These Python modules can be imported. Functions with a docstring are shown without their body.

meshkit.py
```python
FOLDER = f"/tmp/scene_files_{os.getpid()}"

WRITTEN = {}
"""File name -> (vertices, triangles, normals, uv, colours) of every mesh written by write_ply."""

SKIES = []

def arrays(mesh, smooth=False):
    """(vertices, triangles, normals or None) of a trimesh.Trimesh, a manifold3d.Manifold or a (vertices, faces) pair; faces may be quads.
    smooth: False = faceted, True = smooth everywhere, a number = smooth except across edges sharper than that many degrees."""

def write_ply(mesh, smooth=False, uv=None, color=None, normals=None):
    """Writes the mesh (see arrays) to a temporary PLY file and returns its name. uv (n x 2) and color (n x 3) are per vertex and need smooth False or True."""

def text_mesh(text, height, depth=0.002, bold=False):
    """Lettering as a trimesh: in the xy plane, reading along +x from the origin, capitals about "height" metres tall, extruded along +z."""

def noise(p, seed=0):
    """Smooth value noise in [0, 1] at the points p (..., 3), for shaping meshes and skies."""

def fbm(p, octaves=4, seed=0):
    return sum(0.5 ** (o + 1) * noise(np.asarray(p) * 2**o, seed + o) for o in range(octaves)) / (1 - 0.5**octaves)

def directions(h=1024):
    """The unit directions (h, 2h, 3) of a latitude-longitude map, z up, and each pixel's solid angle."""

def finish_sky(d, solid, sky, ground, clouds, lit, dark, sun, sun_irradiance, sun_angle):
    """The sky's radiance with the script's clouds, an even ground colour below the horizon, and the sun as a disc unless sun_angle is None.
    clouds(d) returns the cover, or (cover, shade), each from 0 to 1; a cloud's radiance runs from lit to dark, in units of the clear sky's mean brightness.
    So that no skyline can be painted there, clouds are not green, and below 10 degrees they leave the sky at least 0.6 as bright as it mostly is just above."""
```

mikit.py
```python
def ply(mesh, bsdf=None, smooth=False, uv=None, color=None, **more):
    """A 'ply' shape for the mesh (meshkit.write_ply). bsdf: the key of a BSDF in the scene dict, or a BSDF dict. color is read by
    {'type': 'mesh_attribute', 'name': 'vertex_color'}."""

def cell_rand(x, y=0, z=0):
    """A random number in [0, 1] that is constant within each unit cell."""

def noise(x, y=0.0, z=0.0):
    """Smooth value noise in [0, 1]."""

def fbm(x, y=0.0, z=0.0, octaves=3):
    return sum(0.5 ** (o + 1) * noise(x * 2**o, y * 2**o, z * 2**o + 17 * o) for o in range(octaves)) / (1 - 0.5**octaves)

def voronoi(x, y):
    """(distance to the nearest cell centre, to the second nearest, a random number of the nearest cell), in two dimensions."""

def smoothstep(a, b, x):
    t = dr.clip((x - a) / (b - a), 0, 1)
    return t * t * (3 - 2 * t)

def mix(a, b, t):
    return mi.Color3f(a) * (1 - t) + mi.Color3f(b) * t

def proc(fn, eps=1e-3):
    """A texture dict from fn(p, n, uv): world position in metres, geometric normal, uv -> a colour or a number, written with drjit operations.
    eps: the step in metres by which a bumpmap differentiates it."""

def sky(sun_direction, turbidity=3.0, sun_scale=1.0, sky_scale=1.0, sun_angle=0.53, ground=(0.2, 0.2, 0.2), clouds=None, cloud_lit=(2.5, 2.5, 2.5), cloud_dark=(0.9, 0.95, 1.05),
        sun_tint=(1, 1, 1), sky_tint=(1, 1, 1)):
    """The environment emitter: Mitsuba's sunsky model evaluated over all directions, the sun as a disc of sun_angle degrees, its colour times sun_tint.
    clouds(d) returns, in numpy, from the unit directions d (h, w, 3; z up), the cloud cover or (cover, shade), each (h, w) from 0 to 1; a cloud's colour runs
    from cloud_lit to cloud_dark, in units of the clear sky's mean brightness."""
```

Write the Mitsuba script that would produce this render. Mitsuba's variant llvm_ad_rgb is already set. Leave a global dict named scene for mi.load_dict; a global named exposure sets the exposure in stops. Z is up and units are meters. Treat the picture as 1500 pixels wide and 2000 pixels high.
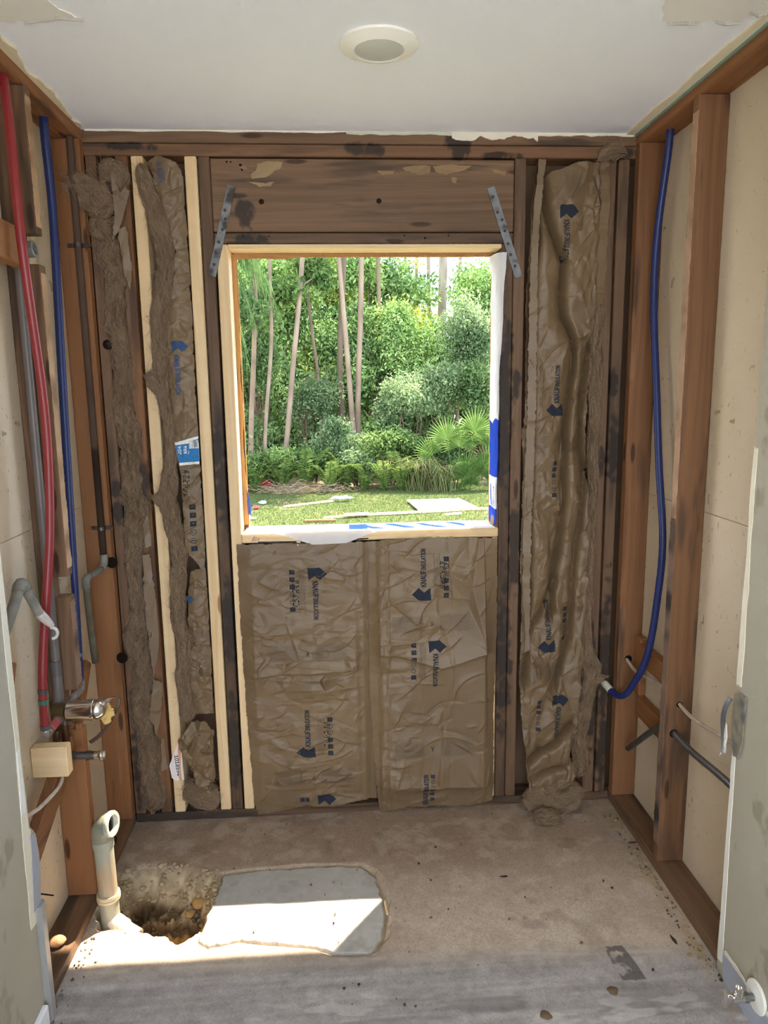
import math, random
import numpy as np, trimesh, drjit as dr, mitsuba as mi, mikit, meshkit
from mikit import noise, fbm, smoothstep, mix, voronoi
from scipy.interpolate import LinearNDInterpolator
from scipy.spatial import ConvexHull, cKDTree
from shapely.geometry import Polygon, Point
T = mi.ScalarTransform4f
rng = np.random.default_rng(7)
scene, labels = {}, {}

# ------------------------------------------------------------------ camera, sky, exposure
F_PX, YAW, PITCH, ROLL, CAM_Z = 1400.5, 0.0621, 0.1697, -0.0138, 1.6042
cy_, sy_, cp_, sp_ = math.cos(YAW), math.sin(YAW), math.cos(PITCH), math.sin(PITCH)
fwd = np.array([sy_*cp_, cy_*cp_, -sp_]); rt = np.array([cy_, -sy_, 0.0]); up0 = np.cross(rt, fwd)
up = -math.sin(ROLL)*rt + math.cos(ROLL)*up0
scene['camera'] = {'type': 'perspective', 'fov': math.degrees(2*math.atan(750/F_PX)), 'fov_axis': 'x', 'near_clip': 0.05, 'far_clip': 300.0,
                   'to_world': T().look_at([0, 0, CAM_Z], [fwd[0], fwd[1], CAM_Z+fwd[2]], up.tolist())}
exposure = EXPOSURE = 4.35
SUN = (0.291, 0.376, 0.880)
def clouds(d):
    q = d[..., :2]/np.maximum(d[..., 2:3], 0.0)+0.0 if False else d*2.2
    n = meshkit.fbm(q+np.array([3.1, 1.7, 0.4]), 5, 3)
    return np.clip((n-0.38)/0.22, 0, 1)*0.85, np.clip((n-0.60)/0.3, 0, 1)*0.5
scene['sky'] = mikit.sky(SUN, turbidity=4.0, sun_scale=0.80, sky_scale=1.0, sun_angle=0.6, ground=(0.54, 0.57, 0.60), clouds=clouds, cloud_lit=(2.3, 2.3, 2.3), cloud_dark=(1.0, 1.0, 1.05))

# ------------------------------------------------------------------ naming helpers
used = {}
def num(key):
    n = used.get(key, 0); used[key] = n+1
    return key if n == 0 else f'{key}_{n:03d}'
def tag(key, label=None, cat=None, group=None, kind=None):
    d = labels.setdefault(key, {})
    for k, v in (('label', label), ('category', cat), ('group', group), ('kind', kind)):
        if v: d[k] = v
    return key
def thing(name, label, cat, group=None):
    return tag(num(name), label, cat, group)
def put(name, mesh, mat, parent=None, label=None, cat=None, group=None, kind=None, smooth=False, uv=None, color=None, **kw):
    key = num(parent+'__'+name if parent else name)
    if color is not None and smooth is not False and smooth is not True:
        m2 = trimesh.graph.smooth_shade(mesh, angle=math.radians(smooth), facet_minarea=None)
        color, mesh, smooth = np.asarray(color)[cKDTree(mesh.vertices).query(m2.vertices)[1]], m2, True
    scene[key] = mikit.ply(mesh, mat, smooth=smooth, uv=uv, color=color, **kw)
    tag(key, label, cat, group, kind)
    if not labels[key]: del labels[key]
    return key

# ------------------------------------------------------------------ materials
def wood_fn(p, n, uv):
    along = uv.x; cross = p.x+p.y+p.z-along
    code = uv.y; seed = dr.floor(code/10); tone = code-seed*10           # tone 0..1 old timber (dark to light), 2..3 new pine
    pine = tone > 1.5
    t = dr.select(pine, tone-2, tone)
    s = seed*7.31
    low = noise(along*1.7+s, cross*6, s)
    warp = noise(along*2.5+s, cross*14, s+3)
    streak = noise(along*1.5+s, cross*85+warp*5, s)
    fine = noise(along*9+s, cross*420+warp*8, s)
    g = 0.30*low+0.35*streak+0.20*fine+0.15*t
    red = smoothstep(0.52, 0.66, t); gg = dr.clip(g*1.10+(t-0.55)*0.70, 0, 1)
    old = mix(mix((0.042, 0.023, 0.012), (0.245, 0.142, 0.078), gg), mix((0.046, 0.017, 0.006), (0.255, 0.112, 0.043), gg), red)
    st = fbm(along*3.2+s*1.7, cross*24+s, s, 4)
    amt = dr.clip(0.30+(0.62-t)*0.5, 0.05, 0.75)
    old = mix(old, (0.032, 0.023, 0.018), smoothstep(0.62-0.17*(1-t), 0.78-0.10*(1-t), st)*(0.45+0.45*(1-t)))
    pale = fbm(along*3.0+s*0.7+9, cross*26+s, s, 4)
    old = mix(old, (0.32, 0.21, 0.12), smoothstep(0.70, 0.76, pale)*0.45*t)
    # water and mould stains of the back wall framing, each where the leak ran
    mould = mi.Float(0); mn = 1.6*(noise(p.x*38, p.z*38, 2.0)-0.5)+0.8*(noise(p.x*110, p.z*60, 5.0)-0.5)
    for (bx, bz, rx, rz) in MOULD:
        e = dr.square((p.x-bx)/rx)+dr.square((p.z-bz)/rz)
        mould = dr.maximum(mould, smoothstep(1.5, 0.35, e+mn))
    mould = dr.select(p.y > 2.525, mould, 0.0)
    old = mix(old, (0.020, 0.015, 0.012), mould*0.86)
    pn = mix((0.60, 0.40, 0.19), (0.80, 0.63, 0.39), dr.clip(0.25+0.75*streak-0.25*fine+0.2*(low-0.5), 0, 1))
    pn = mix(pn, (0.50, 0.30, 0.13), smoothstep(0.62, 0.8, noise(along*1.2+s, cross*150+warp*9, s))*0.35*(1-t))
    col = mi.Color3f(dr.select(pine, pn.x, old.x), dr.select(pine, pn.y, old.y), dr.select(pine, pn.z, old.z))
    d1, d2, w = voronoi(along*2.4+s, cross*11+s*0.37)
    kn = smoothstep(0.11, 0.06, d1)*dr.select(w > 0.80, 1.0, 0.0)
    col = mix(col, dr.select(pine, 1.0, 0.0)*mi.Color3f(0.27, 0.13, 0.05)+dr.select(pine, 0.0, 1.0)*mi.Color3f(0.035, 0.016, 0.009), kn*0.85)
    return col
MOULD = [(0.105, 2.385, 0.065, 0.022), (0.425, 2.41, 0.045, 0.030), (0.435, 2.375, 0.035, 0.02), (0.56, 2.368, 0.07, 0.012), (-0.29, 2.185, 0.035, 0.045), (-0.275, 2.10, 0.06, 0.02), (0.593, 1.55, 0.03, 0.30), (0.635, 1.02, 0.022, 0.16), (0.60, 0.62, 0.03, 0.30), (0.63, 1.62, 0.016, 0.05),
         (0.945, 1.33, 0.016, 0.07), (0.992, 1.38, 0.020, 0.13), (0.992, 0.60, 0.022, 0.28), (0.945, 0.42, 0.020, 0.20), (0.992, 0.22, 0.022, 0.18), (0.985, 1.62, 0.015, 0.045), (-0.415, 1.30, 0.025, 0.20), (-0.415, 0.75, 0.025, 0.16), (-0.415, 0.30, 0.022, 0.20), (-0.775, 1.2, 0.02, 0.10), (-0.775, 0.25, 0.02, 0.18), (-0.68, 1.32, 0.02, 0.12), (-0.65, 2.39, 0.10, 0.012), (0.98, 2.375, 0.05, 0.02)]
def floor_fn(p, n, uv):
    x, y = p.x, p.y
    a = fbm(x*2.1+3, y*2.1, 1.0, 3); b = fbm(x*7, y*9, 4.0, 3); c = fbm(x*38, y*38, 7.0, 3)
    col = mix((0.37, 0.285, 0.215), (0.56, 0.47, 0.375), dr.clip(0.1+0.8*a+0.45*(b-0.5)+0.45*(c-0.5), 0, 1))
    # stained zone by the back wall, worn lighter centre
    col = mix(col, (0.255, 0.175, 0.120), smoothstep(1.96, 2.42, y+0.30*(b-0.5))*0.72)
    blot = fbm(x*14+5, y*14, 2.0, 3)
    col = mix(col, (0.20, 0.150, 0.115), smoothstep(0.54, 0.70, blot)*smoothstep(0.45, 0.62, a)*0.40)
    col = mix(col, (0.60, 0.53, 0.44), smoothstep(0.46, 0.80, fbm(x*17+1, y*21, 9.0, 3))*0.30)
    col = col*(0.80+0.26*noise(x*240, y*240, 6.0)+0.16*noise(x*620, y*620, 2.0))
    # grey mortar skim in the foreground, dragged sideways
    yy = y+0.05*(fbm(x*3, y*3, 2.5, 3)-0.5)+0.035*x
    band = smoothstep(1.86, 1.74, yy)
    drag = fbm(x*2.5, y*46, 5.0, 3)
    grey = mix((0.235, 0.215, 0.205), (0.46, 0.43, 0.41), dr.clip(0.05+drag*0.85+0.6*(c-0.5)+0.30*(fbm(x*16, y*30, 1.0, 3)-0.5), 0, 1))*(0.82+0.24*noise(x*260, y*260, 6.0)+0.14*noise(x*600, y*600, 2.0))
    grey = mix(grey, (0.20, 0.185, 0.185), smoothstep(0.48, 0.62, fbm(x*5+8, y*24, 3.0, 3))*smoothstep(1.75, 1.62, yy)*0.6)
    grey = mix(grey, (0.60, 0.57, 0.54), smoothstep(0.58, 0.70, fbm(x*10, y*28+4, 6.0, 3))*smoothstep(1.72, 1.60, yy)*0.45)
    col = mix(col, grey, band)
    col = mix(col, (0.52, 0.46, 0.38), smoothstep(0.012, 0.0, dr.abs(yy-1.80))*smoothstep(0.35, 0.6, b)*0.5)
    tile = smoothstep(0.006, 0.0, dr.maximum(dr.abs(x-0.768+0.12*(y-1.735))-0.030+0.10*dr.maximum(y-1.735, 0), dr.abs(y-1.735)-0.058))
    col = mix(col, (0.075, 0.068, 0.066), tile*smoothstep(0.36, 0.5, fbm(x*34, y*28, 1.5, 3)+1.2*(x-0.768))*0.75)
    col = mix(col, (0.34, 0.25, 0.13), smoothstep(0.045, 0.0, dr.abs(1.000-x))*smoothstep(0.40, 0.6, fbm(x*40, y*16, 8, 3))*0.6)
    fleck = noise(x*95, y*95, 3.3)
    col = mix(col, (0.05, 0.038, 0.03), smoothstep(0.90, 0.94, fleck)*0.7)
    # broken edge and subsoil of the pit
    z = p.z
    rock = mix((0.22, 0.17, 0.105), (0.54, 0.45, 0.31), dr.clip(fbm(x*30, y*30, z*30, 3)*1.5-0.25, 0, 1))
    soil = mix((0.045, 0.030, 0.018), (0.20, 0.135, 0.075), dr.clip(fbm(x*26+3, y*26, z*26, 3)*1.6-0.35, 0, 1))
    ochre = smoothstep(0.60, 0.68, fbm(x*9+2, y*9, 1.0, 3))
    soil = mix(soil, (0.40, 0.26, 0.10), ochre*0.8)
    under = mix(soil, rock, smoothstep(-0.100, -0.060, z+0.03*(b-0.5)))
    return mix(col, under, smoothstep(-0.004, -0.010, z))
def patch_fn(p, n, uv):
    x, y = p.x, p.y
    v = fbm(x*5, y*5, 1.0, 4); f = fbm(x*70, y*70, 2.0, 3)
    col = mix((0.36, 0.345, 0.31), (0.56, 0.55, 0.51), dr.clip(0.1+v*0.8+0.4*(f-0.5), 0, 1))
    return mix(col, (0.30, 0.27, 0.23), smoothstep(0.60, 0.75, fbm(x*16, y*16, 7.0, 4))*0.35)
def kraft_fn(p, n, uv):
    x, z = p.x, p.z
    a = fbm(x*3, z*3, 2.0, 3); f = noise(x*700, z*160, 3.0)
    col = mix((0.130, 0.085, 0.044), (0.198, 0.136, 0.073), dr.clip(a*0.9+0.25*f-0.05, 0, 1))
    lam = dr.abs(dr.sin(z*900))
    return mix(col, (0.11, 0.075, 0.045), lam*0.10+smoothstep(0.6, 0.75, fbm(x*9, z*9, 5.0, 3))*0.25)
def gyp_fn(p, n, uv):
    a = fbm(p.y*3+p.x*3, p.z*2, 1.0, 3)
    col = mix((0.55, 0.44, 0.30), (0.66, 0.56, 0.42), a)
    col = mix(col, (0.42, 0.30, 0.17), smoothstep(0.62, 0.8, fbm(p.y*6+9, p.z*1.6, 3.0, 3))*0.25)
    sp = noise(p.y*62, p.z*40, 2.0)
    sp2 = noise(p.y*180, p.z*120, 5.0)
    col = mix(col, (0.17, 0.10, 0.055), smoothstep(0.92, 0.96, sp)*smoothstep(0.45, 0.6, fbm(p.y*4, p.z*3, 8.0, 2))*0.55)
    return mix(col, (0.24, 0.16, 0.09), smoothstep(0.91, 0.96, sp2)*0.45)
def lawn_fn(p, n, uv):
    a = fbm(p.x*0.7, p.y*0.7, 1.0, 3); f = fbm(p.x*16, p.y*7, 2.0, 3)
    col = mix((0.048, 0.075, 0.027), (0.105, 0.130, 0.053), dr.clip(a*0.8+0.7*(f-0.5)+0.15, 0, 1))
    dry = fbm(p.x*1.1+7, p.y*1.1, 3.0, 4)
    return mix(col, (0.24, 0.20, 0.115), dr.clip(smoothstep(0.54, 0.66, dry)*0.55+smoothstep(14.2, 15.2, p.y+1.2*(dry-0.5))*0.85, 0, 0.95))
def paint_fn(p, n, uv):
    a = fbm(p.y*4+p.x, p.z*4, 1.0, 4); f = noise(p.y*300, p.z*300, 2.0)
    col = mix((0.37, 0.335, 0.255), (0.44, 0.41, 0.325), a)
    return mix(col, (0.20, 0.16, 0.10), smoothstep(0.66, 0.78, fbm(p.y*14, p.z*9, 4.0, 4))*0.45)
def P(color, rough=0.6, **kw):
    return {'type': 'twosided', 'bsdf': {'type': 'principled', 'base_color': color, 'roughness': rough, **kw}}
def M(color): return {'type': 'twosided', 'bsdf': {'type': 'diffuse', 'reflectance': color}}
def rgb(c): return {'type': 'rgb', 'value': [float(v) for v in c]}
VC = {'type': 'mesh_attribute', 'name': 'vertex_color'}
scene['mat_wood'] = P(mikit.proc(wood_fn), 0.62, specular=0.35)
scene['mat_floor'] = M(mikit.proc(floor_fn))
scene['mat_patch'] = M(mikit.proc(patch_fn))
scene['mat_kraft'] = P(mikit.proc(kraft_fn), 0.48, specular=0.45)
scene['mat_gyp'] = M(mikit.proc(gyp_fn))
scene['mat_lawn'] = M(mikit.proc(lawn_fn))
scene['mat_paint'] = M(mikit.proc(paint_fn))
scene['mat_matte'] = M(VC)
scene['mat_satin'] = P(VC, 0.38, specular=0.5)
scene['mat_metal'] = P(VC, 0.42, metallic=0.85)
scene['mat_chrome'] = P(rgb((0.86, 0.84, 0.80)), 0.12, metallic=1.0)
scene['mat_ceiling'] = M(rgb((0.86, 0.895, 0.935)))
scene['mat_leaf'] = {'type': 'principledthin', 'base_color': VC, 'roughness': 0.45, 'diff_trans': 1.0, 'spec_trans': 0.0, 'eta': 1.4}
scene['mat_wrap'] = {'type': 'principledthin', 'base_color': VC, 'roughness': 0.6, 'diff_trans': 0.6, 'spec_trans': 0.0, 'eta': 1.3}

# ------------------------------------------------------------------ mesh helpers
def mk(v, f): return trimesh.Trimesh(np.asarray(v, float), np.asarray(f, int), process=False)
def cat(*ms): return trimesh.util.concatenate([m for m in ms])
def cbox(x0, x1, y0, y1, z0, z1, c=0.003):
    lo, hi = np.array([x0, y0, z0]), np.array([x1, y1, z1]); mid, h = (lo+hi)/2, (hi-lo)/2
    c = min(c, 0.45*h.min()); pts = []
    for sx in (-1, 1):
        for sy in (-1, 1):
            for sz in (-1, 1):
                s = np.array([sx, sy, sz])
                for k in range(3):
                    q = h-c; q[k] = h[k]; pts.append(mid+s*q)
    pts = np.array(pts); hull = ConvexHull(pts); m = mk(pts, hull.simplices)
    m.fix_normals(); return m
def lumber(name, parent, box, axis, tone, label=None, mesh=None, **kw):
    """A board; the grain runs along axis, tone codes how dark it is (0..1 old, 2..3 new pine)."""
    m = mesh if mesh is not None else cbox(*box, c=kw.pop('c', 0.003))
    v = np.asarray(m.vertices); lumber.n += 1
    uv = np.stack([v[:, 'xyz'.index(axis)], np.full(len(v), lumber.n*10+tone)], 1)
    return put(name, m, 'mat_wood', parent, label, uv=uv, **kw)
lumber.n = 0
def colr(m, base, var=0.12, freq=40, seed=1, tint=None, mask=0.0):
    v = np.asarray(m.vertices); n = meshkit.fbm(v*freq+seed*3.7, 3, seed)
    c = np.asarray(base)[None]*(1+var*2*(n-0.5))[:, None]
    if tint is not None:
        k = np.clip((meshkit.fbm(v*freq*0.6+seed*1.3+9, 3, seed+5)-0.5+mask)*5, 0, 1)[:, None]
        c = c*(1-k)+np.asarray(tint)[None]*k
    return np.clip(c, 0.002, 0.98)
def plain(name, m, base, mat='mat_matte', parent=None, label=None, cat=None, group=None, kind=None, smooth=False, var=0.12, freq=40, tint=None, mask=0.0):
    if smooth is not False and smooth is not True:
        m, smooth = trimesh.graph.smooth_shade(m, angle=math.radians(smooth), facet_minarea=None), True
    return put(name, m, mat, parent, label, cat, group, kind, smooth=smooth, color=colr(m, base, var, freq, len(scene) % 17, tint, mask))
def spline(pts, n=40):
    from scipy.interpolate import PchipInterpolator, CubicSpline
    p = np.asarray(pts, float); t = np.r_[0, np.cumsum(np.linalg.norm(np.diff(p, axis=0), axis=1))]
    return CubicSpline(t, p)(np.linspace(0, t[-1], n)) if len(p) > 2 else p[0]+(p[1]-p[0])*np.linspace(0, 1, n)[:, None]
def tube(p, r, sides=14, cap=True):
    p = np.asarray(p, float); r = np.broadcast_to(r, (len(p),))
    t = np.gradient(p, axis=0); t /= np.linalg.norm(t, axis=1, keepdims=True)+1e-12
    a = np.cross(t[0], [0, 0, 1.0] if abs(t[0][2]) < 0.9 else [1.0, 0, 0]); A = []
    for k in range(len(p)):
        a = a-t[k]*(a@t[k]); a = a/np.linalg.norm(a); A.append(a)
    A = np.array(A); B = np.cross(t, A); ang = np.arange(sides)*2*np.pi/sides
    v = (p[:, None]+r[:, None, None]*(np.cos(ang)[None, :, None]*A[:, None]+np.sin(ang)[None, :, None]*B[:, None])).reshape(-1, 3)
    i, j = np.meshgrid(np.arange(len(p)-1), np.arange(sides), indexing='ij')
    q = np.stack([i*sides+j, i*sides+(j+1) % sides, (i+1)*sides+(j+1) % sides, (i+1)*sides+j], -1).reshape(-1, 4)
    f = np.vstack([q[:, [0, 1, 2]], q[:, [0, 2, 3]]])
    if cap:
        n = len(v); v = np.vstack([v, p[0], p[-1]]); k = np.arange(sides); e = (len(p)-1)*sides
        f = np.vstack([f, np.stack([k*0+n, (k+1) % sides, k], 1), np.stack([k*0+n+1, e+k, e+(k+1) % sides], 1)])
    return mk(v, f)
def lathe(p0, p1, prof, sides=28):
    """prof: (distance along p0->p1 in metres, radius); closed at both ends if radius is 0."""
    p0, p1 = np.asarray(p0, float), np.asarray(p1, float); d = (p1-p0)/np.linalg.norm(p1-p0)
    a = np.cross(d, [0, 0, 1.0] if abs(d[2]) < 0.9 else [1.0, 0, 0]); a /= np.linalg.norm(a); b = np.cross(d, a)
    ang = np.arange(sides)*2*np.pi/sides; ring = np.cos(ang)[:, None]*a+np.sin(ang)[:, None]*b
    v = np.vstack([p0+d*s+ring*max(r, 1e-5) for s, r in prof]); f = []
    for i in range(len(prof)-1):
        j = np.arange(sides); A, Bq = i*sides+j, i*sides+(j+1) % sides
        f += [np.stack([A, Bq, Bq+sides], 1), np.stack([A, Bq+sides, A+sides], 1)]
    return mk(v, np.vstack(f))
def grid(nu, nv, fn):
    u, v = np.meshgrid(np.linspace(0, 1, nu), np.linspace(0, 1, nv), indexing='ij')
    p = fn(u.ravel(), v.ravel()); i, j = np.meshgrid(np.arange(nu-1), np.arange(nv-1), indexing='ij'); a = (i*nv+j).ravel()
    return mk(p, np.vstack([np.stack([a, a+nv, a+nv+1], 1), np.stack([a, a+nv+1, a+1], 1)]))
def slab(poly, z0, z1, plane='xy'):
    """Extruded outline; plane says which two world axes the outline is drawn in, z0..z1 run along the third."""
    m = trimesh.creation.extrude_polygon(Polygon(poly).buffer(0) if not isinstance(poly, Polygon) else poly, z1-z0, engine='earcut'); v = np.array(m.vertices)
    w = np.empty_like(v); third = ({0, 1, 2}-{'xyz'.index(plane[0]), 'xyz'.index(plane[1])}).pop()
    w[:, 'xyz'.index(plane[0])], w[:, 'xyz'.index(plane[1])], w[:, third] = v[:, 0], v[:, 1], v[:, 2]+z0
    m = mk(w, m.faces); m.fix_normals(); return m
def ragged(a, b, n, amp, seed):
    """Points from a to b pushed sideways by rough noise."""
    a, b = np.asarray(a, float), np.asarray(b, float); t = np.linspace(0, 1, n)[:, None]; d = b-a; nrm = np.array([-d[1], d[0]])/np.linalg.norm(d)
    k = meshkit.fbm(np.c_[t[:, 0]*n*0.15+seed*11, t[:, 0]*0+seed, t[:, 0]*0], 4, seed)-0.5
    return a+t*d+nrm*(k*2*amp)[:, None]

# ------------------------------------------------------------------ the room: sizes
D, XL, XR, H = 2.535, -0.798, 1.026, 2.440      # back wall framing face, side wall framing faces, ceiling
DP = 0.089                                       # stud depth
Y0 = -0.75                                       # where the room's side walls end behind the camera
OX0, OX1, OZ0, OZ1 = -0.350, 0.565, 1.105, 2.082 # window opening
# ------------------------------------------------------------------ floor: slab with a broken-out pit and a newer mortar patch
PIT = Polygon([(-0.790, 2.235), (-0.745, 2.265), (-0.690, 2.285), (-0.617, 2.272), (-0.55, 2.262), (-0.487, 2.232), (-0.420, 2.225), (-0.428, 2.176), (-0.440, 2.08), (-0.447, 1.985),
               (-0.470, 1.930), (-0.510, 1.912), (-0.557, 1.936), (-0.600, 1.955), (-0.641, 1.975), (-0.700, 1.990), (-0.760, 1.985), (-0.795, 2.06)])
PATCH = Polygon([(-0.424, 2.212), (-0.35, 2.222), (-0.142, 2.231), (0.033, 2.222), (0.085, 2.175), (0.112, 2.06), (0.114, 1.960), (0.098, 1.884), (0.070, 1.835), (0.040, 1.828), (-0.052, 1.832), (-0.10, 1.86),
                 (-0.24, 1.885), (-0.33, 1.905), (-0.42, 1.885), (-0.455, 1.915), (-0.452, 1.985), (-0.438, 2.09)])
FX0, FX1, FY0 = XL-0.1, XR+0.1, 1.25
def edge_distance(poly, x, y):
    """Signed distance to an outline, positive inside."""
    c = np.asarray(poly.exterior.coords); d = np.full(x.shape, 9.0)
    for a, b in zip(c[:-1], c[1:]):
        t = np.clip(((x-a[0])*(b[0]-a[0])+(y-a[1])*(b[1]-a[1]))/max((b-a)@(b-a), 1e-9), 0, 1)
        d = np.minimum(d, np.hypot(x-a[0]-t*(b[0]-a[0]), y-a[1]-t*(b[1]-a[1])))
    import matplotlib.path as mp
    return d
def inside(poly, x, y):
    c = np.asarray(poly.exterior.coords); r = np.zeros(x.shape, bool)
    for a, b in zip(c[:-1], c[1:]):
        k = ((a[1] > y) != (b[1] > y)) & (x < (b[0]-a[0])*(y-a[1])/(b[1]-a[1]+1e-12)+a[0]); r ^= k
    return r
def signed(poly, x, y):
    c = np.asarray(poly.exterior.coords); d = np.full(x.shape, 9.0)
    for a, b in zip(c[:-1], c[1:]):
        t = np.clip(((x-a[0])*(b[0]-a[0])+(y-a[1])*(b[1]-a[1]))/max((b-a)@(b-a), 1e-9), 0, 1)
        d = np.minimum(d, np.hypot(x-a[0]-t*(b[0]-a[0]), y-a[1]-t*(b[1]-a[1])))
    return np.where(inside(poly, x, y), d, -d)
def floor_z(x, y):
    q = np.c_[x, y, 0*x]
    rough = meshkit.fbm(q*28+2, 4, 11)-0.5; fine = meshkit.fbm(q*90+5, 3, 12)-0.5
    s = signed(PIT, x, y)+rough*0.030+fine*0.006
    near = np.clip((2.06-y)/0.05, 0, 1)                       # the near lip is sheer, the far one slopes
    wide = 0.020+0.105*(1-near)*np.clip((y-2.06)/0.12, 0, 1)
    k = np.clip((s+0.006)/wide, 0, 1); k = k*k*(3-2*k)
    z = -k*(0.115+0.05*(meshkit.fbm(q*9+1, 3, 3)-0.5))+k*(rough*0.085+fine*0.030-0.022*np.abs(meshkit.fbm(q*34+9, 3, 21)-0.5)*4+0.02)*np.clip(1.2-k*0.3, 0, 1)
    p = np.clip(signed(PATCH, x, y)/0.010+0.8, 0, 1)
    z = z-0.012*p*(1-k)
    z += (meshkit.fbm(q*6, 3, 4)-0.5)*0.004*(1-k)
    crack = np.exp(-np.square((signed(PATCH, x, y)+0.010+rough*0.02)/0.005))*np.clip((x+0.05)*6, 0, 1)
    return z-crack*0.006*(1-k)
def floor_grid(u, v):
    x, y = FX0+(FX1-FX0)*u, FY0+(D+0.09-FY0)*v
    return np.c_[x, y, floor_z(x, y)]
put('floor', grid(440, 300, floor_grid), 'mat_floor', kind='structure', smooth=True)
put('slab', cbox(FX0, FX1, Y0-1.0, FY0+0.06, -0.06, -0.003, 0.001), 'mat_floor', 'floor')
def patch_mesh():
    n = 150
    def fn(u, v):
        x, y = -0.47+0.60*u, 1.81+0.44*v
        z = -0.0035+(meshkit.fbm(np.c_[x, y, 0*x]*11, 4, 6)-0.5)*0.0045
        s = signed(PATCH, x, y)+(meshkit.fbm(np.c_[x, y, 0*x]*40, 3, 8)-0.5)*0.016
        z = z-np.clip(-(s-0.006)/0.006, 0, 1)*0.035
        return np.c_[x, y, z]
    m = grid(n, n, fn); keep = m.vertices[m.faces][:, :, 2].max(1) > -0.030
    m.update_faces(keep); m.remove_unreferenced_vertices(); return m
put('mortar_patch', patch_mesh(), 'mat_patch', 'floor', label='smoother pale grey mortar patch with cracked edge', smooth=True)
def lumps(n, place, r0, r1, seed, flat=0.7):
    r = np.random.default_rng(seed); out = []
    for k in range(n):
        s = trimesh.creation.icosphere(2, r0+(r1-r0)*r.random()**2); v = s.vertices*np.array([1, 0.6+0.6*r.random(), flat*(0.6+0.5*r.random())])
        v = v*(0.72+0.6*meshkit.fbm(v/np.linalg.norm(v, axis=1, keepdims=True)*1.6+k*3.1, 3, k))[:, None]
        a = r.random()*6.28; v = v@np.array([[math.cos(a), -math.sin(a), 0], [math.sin(a), math.cos(a), 0], [0, 0, 1]])
        out.append((mk(v+np.array(place(r)), s.faces)))
    return out
def in_pit(r):
    while True:
        x, y = -0.79+0.36*r.random(), 1.93+0.33*r.random()
        if signed(PIT, np.array([x]), np.array([y]))[0] > 0.03 and y < 2.17: return x, y, float(floor_z(np.array([x]), np.array([y]))[0])+0.003
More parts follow.
